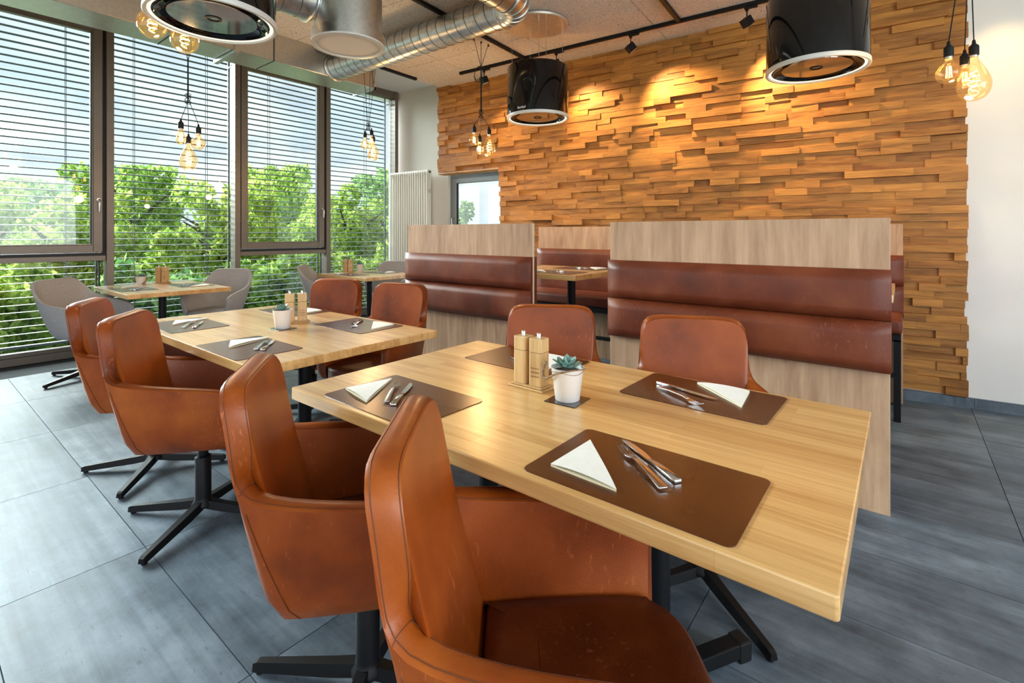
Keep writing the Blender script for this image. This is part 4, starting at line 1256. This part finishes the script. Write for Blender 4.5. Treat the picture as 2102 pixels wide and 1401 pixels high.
# ================================================================== BOOTHS
def cushion(w, h, d, name, parent, loc, mat):
    """puffed pad standing upright: width along x, thickness along y (front is -y)."""
    mb = MB(); nx, nz = 26, 9; r = .03
    def pt(i, k, front):
        u = i/(nx-1)*2-1; v = k/(nz-1)*2-1
        x = u*w/2; z = v*h/2
        eu = max(0, (abs(x)-(w/2-r))/r); ev = max(0, (abs(z)-(h/2-r))/r)
        edge = math.sqrt(max(0, 1-min(1, eu*eu+ev*ev)))
        puff = .010*(1-abs(u)**8)*(1-abs(v)**3) + .0025*math.sin(x*23+z*7)*(1-abs(v))
        return (x, -(d*.35 + d*.65*edge + puff) if front else 0.0, z)
    fr = [[pt(i, k, True) for i in range(nx)] for k in range(nz)]
    mb.ring_loft(fr, closed=False)
    # side skirt back to the panel
    per = [fr[0][i] for i in range(nx)] + [fr[k][-1] for k in range(1, nz)] + [fr[-1][i] for i in reversed(range(nx-1))] + [fr[k][0] for k in reversed(range(1, nz-1))]
    bk = [(p[0], 0, p[2]) for p in per]
    mb.ring_loft([bk, per], closed=True)
    o = mb.build(name, mat, parent, smooth=60, fixn=True)
    o.location = loc
    return o
def bench(label, x0, x1, yp, facing, pads_front, pads_back, seat, group, yth=.028):
    """upright oak panel at y = yp..yp+yth with leather pads on it; facing: -1 seat on the -y side, +1 on the +y side."""
    w = x1-x0; cx = (x0+x1)/2
    t = thing('booth_bench', label, 'bench', (cx, yp, 0), 0, group)
    MB().box(-w/2, w/2, 0, yth, 0, 1.362).build('back_panel', MT['laminate'], t, bevel=.001, bseg=1)
    e = MB().box(w/2-.001, w/2+.0012, .001, yth-.001, 0, 1.362).box(-w/2-.0012, -w/2+.001, .001, yth-.001, 0, 1.362)
    e.build('edge_banding', MT['lam_edge'], t)
    for side, on in ((-1, pads_front), (1, pads_back)):
        if not on: continue
        for zc_, hh in ((1.0085, .232), (.7715, .236)):
            o = cushion(w+.012, hh, .068, 'back_pad', t, (0, 0 if side < 0 else yth, zc_), MT['booth_leather'])
            if side > 0: o.rotation_euler = (0, 0, PI)
    if seat:
        s = facing; yb = 0 if s < 0 else yth
        ya, yc = sorted((yb + s*.02, yb + s*.50))
        mb = MB(); rr = .03
        MB().box(-w/2, w/2, ya, yc, .60, .70).build('seat_pad', MT['booth_leather'], t, bevel=.03, bseg=4, smooth=60)
        f = MB()
        f.box(-w/2+.01, w/2-.01, ya+.02, ya+.06, .55, .598).box(-w/2+.01, w/2-.01, yc-.06, yc-.02, .55, .598)
        f.build('seat_rail', MT['black'], t)
        for x in (-w/2+.01, w/2-.05):
            for y in (ya+.02, yc-.06):
                MB().box(x, x+.04, y, y+.04, 0, .56).build('leg', MT['black'], t)
            MB().box(x, x+.04, ya+.06, yc-.06, .30, .33).build('side_brace', MT['black'], t)
        yf = (yc-.06) if s > 0 else ya+.02
        MB().box(-w/2+.05, w/2-.05, yf, yf+.03, .30, .33).build('foot_rail', MT['black'], t)
    return t
g = 'oak and leather booth benches'
bench('oak booth back with brown leather pads, closer to the right of the picture', -1.447, -.044, 2.831, 1, True, True, True, g)
bench('oak booth back with brown leather pads, beside the windows', -3.390, -2.048, 2.815, 1, True, True, True, g)
bench('leather booth bench against the oak wall, seen behind the right booth back', -1.42, .003, 4.755, -1, True, False, True, g)
bench('leather booth bench against the oak wall, seen between the two booth backs', -3.235, -1.92, 4.575, -1, True, False, True, g)

# ================================================================== TABLEWARE
mat_poly = rounded_rect(.455, .298, .018, 4)
mat_me = MB().prism(mat_poly, 0, .0022).mesh('placemat', MT['mat'], smooth=30)
def napkin_mesh(seed):
    rng = random.Random(seed)
    A_, B_, C_ = Vector((-.182, -.098, 0)), Vector((-.178, .076, 0)), Vector((-.012, -.106, 0))
    top = MB(); n = 8
    lift = rng.uniform(.006, .012)
    def P(u, v, h0):
        p = A_ + (B_-A_)*u + (C_-A_)*v
        e = v*(1-v)*2*(1-u)
        return (p.x, p.y, h0 + lift*e)
    for h0, th in ((.006, .0012), ):
        idx = {}; vs = []; fs = []
        for a in range(n+1):
            for b in range(n+1-a):
                idx[a, b] = len(vs); vs.append(P(a/n, b/n, h0))
        m_ = len(vs)
        vs += [(x, y, z-th) for x, y, z in vs]
        for a in range(n):
            for b in range(n-a):
                fs.append((idx[a, b], idx[a, b+1], idx[a+1, b])); fs.append((idx[a, b]+m_, idx[a+1, b]+m_, idx[a, b+1]+m_))
                if a+b < n-1:
                    fs.append((idx[a+1, b], idx[a, b+1], idx[a+1, b+1])); fs.append((idx[a+1, b]+m_, idx[a+1, b+1]+m_, idx[a, b+1]+m_))
        for k in range(n):
            for p, q in (((0, k), (0, k+1)), ((k+1, 0), (k, 0)), ((n-k-1, k+1), (n-k, k))):
                i, j = idx[p], idx[q]
                fs.append((i+m_, j+m_, j, i))
        top.add(vs, fs)
    low = MB()
    pts = [A_*1.0, C_*1.0, B_*1.0]
    pts = [p*.995 + (A_+B_+C_)/3*.005 for p in pts]
    low.add([(p.x, p.y, z) for z in (0, .0036) for p in pts], [(2, 1, 0), (3, 4, 5), (0, 1, 4, 3), (1, 2, 5, 4), (2, 0, 3, 5)])
    return top.mesh('upper_fold', MT['napkin'], smooth=40, fixn=True), low.mesh('lower_fold', MT['napkin_in'])
nap_meshes = [napkin_mesh(k) for k in range(3)]
# fork lying along +y (tines at +y), length .2
def fork_meshes():
    h = MB()
    prof = [(-.095, .0095), (-.09, .0105), (-.03, .0075), (.025, .0048), (.045, .006)]
    top = []; 
    rings = []
    for y, w in prof:
        z = .004 + (.006*math.exp(-((y+.0)/.05)**2)); t_ = .0016
        rings.append([(-w, y, z), (w, y, z), (w, y, z+t_*2), (-w, y, z+t_*2)])
    h.ring_loft(rings, True, True, True)
    hd = MB()
    rings = []
    for y, w, z in ((.042, .006, .0075), (.055, .0115, .006), (.066, .0125, .0045)):
        rings.append([(-w, y, z), (w, y, z), (w, y, z+.002), (-w, y, z+.002)])
    hd.ring_loft(rings, True, True, True)
    for k in range(4):
        x = -.0108 + k*.0072
        rings = []
        for y, z, w in ((.064, .0045, .0017), (.085, .0045, .0016), (.104, .009, .0010)):
            rings.append([(x-w, y, z), (x+w, y, z), (x+w, y, z+.0019), (x-w, y, z+.0019)])
        hd.ring_loft(rings, True, True, True)
    return h.mesh('handle', MT['steel'], bevel=.0008, bseg=2, smooth=50), hd.mesh('tines', MT['steel'], smooth=30)
def knife_meshes():
    h = MB(); rings = []
    for y, w, t_ in ((-.115, .0085, .0035), (-.112, .0100, .0045), (-.05, .0085, .0042), (-.008, .0066, .0035)):
        rings.append([(-w, y, .0005), (w, y, .0005), (w, y, .0005+2*t_), (-w, y, .0005+2*t_)])
    h.ring_loft(rings, True, True, True)
    b = MB(); rings = []
    for y, x0, x1 in ((-.010, -.006, .006), (.0, -.0065, .0075), (.03, -.007, .0105), (.075, -.007, .0095), (.100, -.0065, .005), (.112, -.006, -.003)):
        rings.append([(x0, y, .0030), (x1, y, .0042), (x1, y, .0048), (x0, y, .0058)])
    b.ring_loft(rings, True, True, True)
    return h.mesh('handle', MT['steel'], bevel=.0015, bseg=2, smooth=50), b.mesh('blade', MT['steel'], smooth=25)
FK, KN = fork_meshes(), knife_meshes()
def setting(cx, cy, top, flip, where, jit, gsfx, cut=None, nap=None):
    """mat + folded napkin + fork + knife; flip turns the place round for a diner at the far side."""
    base = Matrix.Translation((cx, cy, top)) @ Matrix.Rotation(PI if flip else 0, 4, 'Z') @ Matrix.Rotation(R(jit), 4, 'Z')
    zrot = base.to_euler().z
    m = link(bpy.data.objects.new('placemat', mat_me)); m.matrix_world = base
    tag(m, 'dark brown leather placemat ' + where, 'placemat', 'leather placemats' + gsfx)
    up, lo = nap_meshes[int(abs(cx*37+cy*11)) % 3]
    nx, ny, nr = nap or (0, 0, 0)
    p = base @ Vector((nx, ny, .0022))
    n = thing('napkin', 'folded napkin ' + where, 'napkin', p, zrot + R(nr), 'folded napkins' + gsfx)
    link(bpy.data.objects.new('upper_fold', up), n); link(bpy.data.objects.new('lower_fold', lo), n)
    kx, ky, kr, fx, fy, fr = cut or (-.02, .07, 56, -.012, .018, 51)
    p = base @ Vector((kx, ky, .0026))
    k = thing('table_knife', 'steel table knife ' + where, 'knife', p, zrot + R(kr), 'table knives' + gsfx)
    link(bpy.data.objects.new('handle', KN[0]), k); link(bpy.data.objects.new('blade', KN[1]), k)
    p = base @ Vector((fx, fy, .0026))
    f = thing('table_fork', 'steel table fork ' + where, 'fork', p, zrot + R(fr), 'table forks' + gsfx)
    link(bpy.data.objects.new('handle', FK[0]), f); link(bpy.data.objects.new('tines', FK[1]), f)
T1 = .755
setting(-.449, 1.037, T1, False, 'closest to the viewer on the front table', -.5, '')
setting(-1.277, 1.037, T1, False, 'at the window end of the front table, on the viewer\'s side', -.8, '', cut=(-.02, .02, 36, -.055, .0, 43), nap=(-.02, .0, -8))
setting(-.521, 1.668, T1, True, 'in front of the pale-backed armchair on the front table', -1.5, '', cut=(.05, .004, 76, .05, .07, 60), nap=(.05, -.004, 8))
setting(-1.25, 1.675, T1, True, 'behind the mills on the front table', -1.5, '', nap=(.02, 0, 4))
setting(-3.285, 1.083, T1, False, 'at the window end of the middle table, on the viewer\'s side', 0, '', cut=(.075, .035, 60, .035, -.005, 57), nap=(.02, .03, -20))
setting(-2.415, 1.052, T1, False, 'at the near corner of the middle table', 0, '', cut=(.05, .07, 52, .032, .045, 50), nap=(.015, .02, -22))
setting(-3.305, 1.745, T1, True, 'at the far left corner of the middle table', 0, '', nap=(.0, .02, 10))
setting(-2.488, 1.70, T1, True, 'at the far right corner of the middle table', 1, '', nap=(.0, 0, 8), cut=(.02, .0, 40, .01, .02, 60))
setting(-5.80, 1.455, T1, False, 'on the first window table, beside the pot', 0, '', cut=(.08, .03, 58, .05, .01, 50), nap=(-.04, .02, -20))
setting(-5.80, 1.945, T1, True, 'on the first window table, facing the grey chair', 0, '', nap=(-.04, 0, 0))
setting(-5.62, 3.715, T1, False, 'on the far window table, viewer\'s side', 0, '', nap=(-.1, .02, -10), cut=(.0, .02, 52, -.04, -.02, 50))
setting(-5.62, 4.20, T1, True, 'on the far window table, radiator side', 0, '')
T3 = .98
setting(-2.99, 3.32, T3, False, 'on the left booth table, hidden end by the bench back', 0, '')
setting(-2.19, 3.32, T3, False, 'on the left booth table, viewer\'s corner', 0, '')
setting(-2.99, 3.82, T3, True, 'on the left booth table, far left corner', 0, '')
setting(-2.22, 3.82, T3, True, 'on the left booth table, far right corner', 0, '')

# salt and pepper mills on a small tray
def mills(x, y, rot, label_tray, labels, top=.755):
    tr = thing('mill_tray', label_tray, 'tray', (x, y, top), R(rot), 'bamboo mill trays')
    MB().box(-.076, .076, -.040, .040, 0, .006).build('tray_base', MT['bamboo'], tr, bevel=.002, bseg=1)
    MB().box(-.069, .069, -.033, .033, .006, .0125).build('tray_step', MT['bamboo'], tr, bevel=.003, bseg=1)
    for k, lb in enumerate(labels):
        dx = -.034 + k*.068
        p = Matrix.Rotation(R(rot), 3, 'Z') @ Vector((dx, 0, 0))
        m = thing('spice_mill', lb, 'mill', (x+p.x, y+p.y, top+.0125), R(rot+(3 if k else -2)), 'bamboo spice mills')
        sq = rounded_rect(.052, .052, .006, 2)
        MB().prism(sq, 0, .114).build('body', MT['bamboo'], m, bevel=.001, bseg=1)
        MB().prism(rounded_rect(.050, .050, .006, 2), .114, .1154).build('joint', MT['engrave'], m)
        MB().prism(sq, .1154, .162).build('head', MT['bamboo'], m, bevel=.002, bseg=2)
        MB().lathe([(.0075, .162), (.0075, .177), (.006, .179)], 16).build('knob', MT['steel_brushed'], m, smooth=40)
        if k == 1:
            e = MB(); rng = random.Random(5)
            for row, (z0, a) in enumerate(((.062, .0035), (.048, .0055), (.034, .004))):
                pts = [(-.017 + .034*i/30, -.0262, z0 + a*math.sin(i*1.25+row)*(.5+.5*rng.random())) for i in range(31)]
                e.tube(pts, .0005, 4)
            e.build('engraving', MT['engrave'], m)
def succulent_pot(x, y, label, coaster_label, seed, top=.755, vine=True, coaster=True, twig_wrap=False, h=.104, leaves=True):
    z0 = top
    if coaster:
        c_ = MB().box(-.055, .055, -.055, .055, 0, .003).build('slate_coaster', MT['slate'], None, bevel=.001, bseg=1)
        c_.location = (x, y, top); c_.rotation_euler = (0, 0, R(3 + seed)); tag(c_, coaster_label, 'coaster', 'black coasters'); z0 = top + .003
    t = thing('succulent_pot', label, 'potted plant', (x, y, z0), R(20*seed), 'succulents in white pots')
    MB().lathe([(.036, 0), (.039, .002), (.0520, h), (.0535, h+.001), (.0515, h+.001), (.050, h-.006), (.048, h-.016)], 40, caps=False).build('pot', MT['ceramic'], t, smooth=50)
    MB().lathe([(.0485, h-.014), (.02, h-.010), (.0001, h-.009)], 24, caps=False).build('soil', MT['soil'], t)
    rng = random.Random(seed)
    pl = None
    # rosette leaves, each its own piece
    prof = [(0, .003), (.25, .009), (.6, .0125), (.85, .008), (1, .0004)]
    for ring_, (cnt, L, tilt) in enumerate(((6, .032, 72), (7, .044, 45), (9, .052, 18))):
        for k in range(cnt):
            a = 2*PI*(k+.5*ring_)/cnt + rng.uniform(-.15, .15); ti = R(tilt + rng.uniform(-8, 8)); LL = L*rng.uniform(.85, 1.15)
            rings = []
            for u, w in prof:
                c = Vector((u*LL*math.cos(ti), 0, u*LL*math.sin(ti) + .004*u*u))
                rings.append([c + Vector((0, -w, .0015)), c + Vector((0.0008, 0, -.0022)), c + Vector((0, w, .0015)), c + Vector((-.0012*math.sin(ti), 0, .0018))])
            M = Matrix.Translation((.004*rng.uniform(-1, 1), .004*rng.uniform(-1, 1), h-.006)) @ Matrix.Rotation(a, 4, 'Z')
            mb = MB().ring_loft([[M @ p for p in r] for r in rings], True, True, True)
            mb.build('leaf', MT['succulent'], t, smooth=50)
    if vine:
        pts = [(-.070, -.020, .114), (-.078, -.026, .080), (-.068, -.032, .064), (-.047, -.042, .070), (-.012, -.055, .090), (.023, -.048, .102), (.047, -.026, .106), (.055, .005, .103), (.047, .033, .098)]
        MB().tube(catmull(pts, 60), [.0055*(1-.75*(i/59)) * (1+.15*math.sin(i*2.1)) for i in range(60)], 7).build('vine', MT['twig'], t, smooth=60)
        w2 = [(.0535*math.cos(a), .0535*math.sin(a), .094+.004*math.sin(3*a)) for a in [i*2*PI/40 for i in range(41)]]
        MB().tube(w2, .0007, 5).build('twine', MT['twig'], t)
    if twig_wrap:
        mb = MB()
        for q in range(3):
            pts = [((.052+.01*q)*math.cos(a+q), .030*math.sin(a*1+q*.5), .05 + .045*math.sin(a+q*.8)) for a in [i*2*PI/30 for i in range(31)]]
            mb.tube(pts, .0022, 6)
        mb.build('vine', MT['twig'], t, smooth=60)
mills(-1.018, 1.395, -2, 'bamboo tray under the mills on the front table', ('bamboo mill nearer the window on the front table tray', 'engraved bamboo mill beside the white pot on the front table'))
succulent_pot(-.843, 1.352, 'white pot with blue-green succulent and dry vine on the front table', 'black slate coaster under the pot on the front table', 0)
mills(-2.86, 1.52, 60, 'bamboo tray under the mills on the middle table', ('bamboo mill on the left of the middle table tray', 'bamboo mill on the right of the middle table tray'))
succulent_pot(-2.735, 1.375, 'plain white pot with succulent on the middle table', 'black slate coaster under the pot on the middle table', 1, vine=False)
mills(-6.265, 1.83, 40, 'bamboo tray under the mills on the first window table', ('bamboo mill beside the vine-wrapped pot', 'bamboo mill at the outer end of the first window table tray'))
succulent_pot(-6.33, 1.66, 'small white pot wrapped in dry vine on the first window table', '', 2, vine=False, coaster=False, twig_wrap=True, h=.08)
mills(-5.99, 3.93, 40, 'bamboo tray under the mills on the far window table', ('bamboo mill on the left of the far window table tray', 'bamboo mill next to the pot on the far window table'))
succulent_pot(-5.97, 4.10, 'white pot with a spiky green succulent on the far window table', '', 3, vine=False, coaster=False)
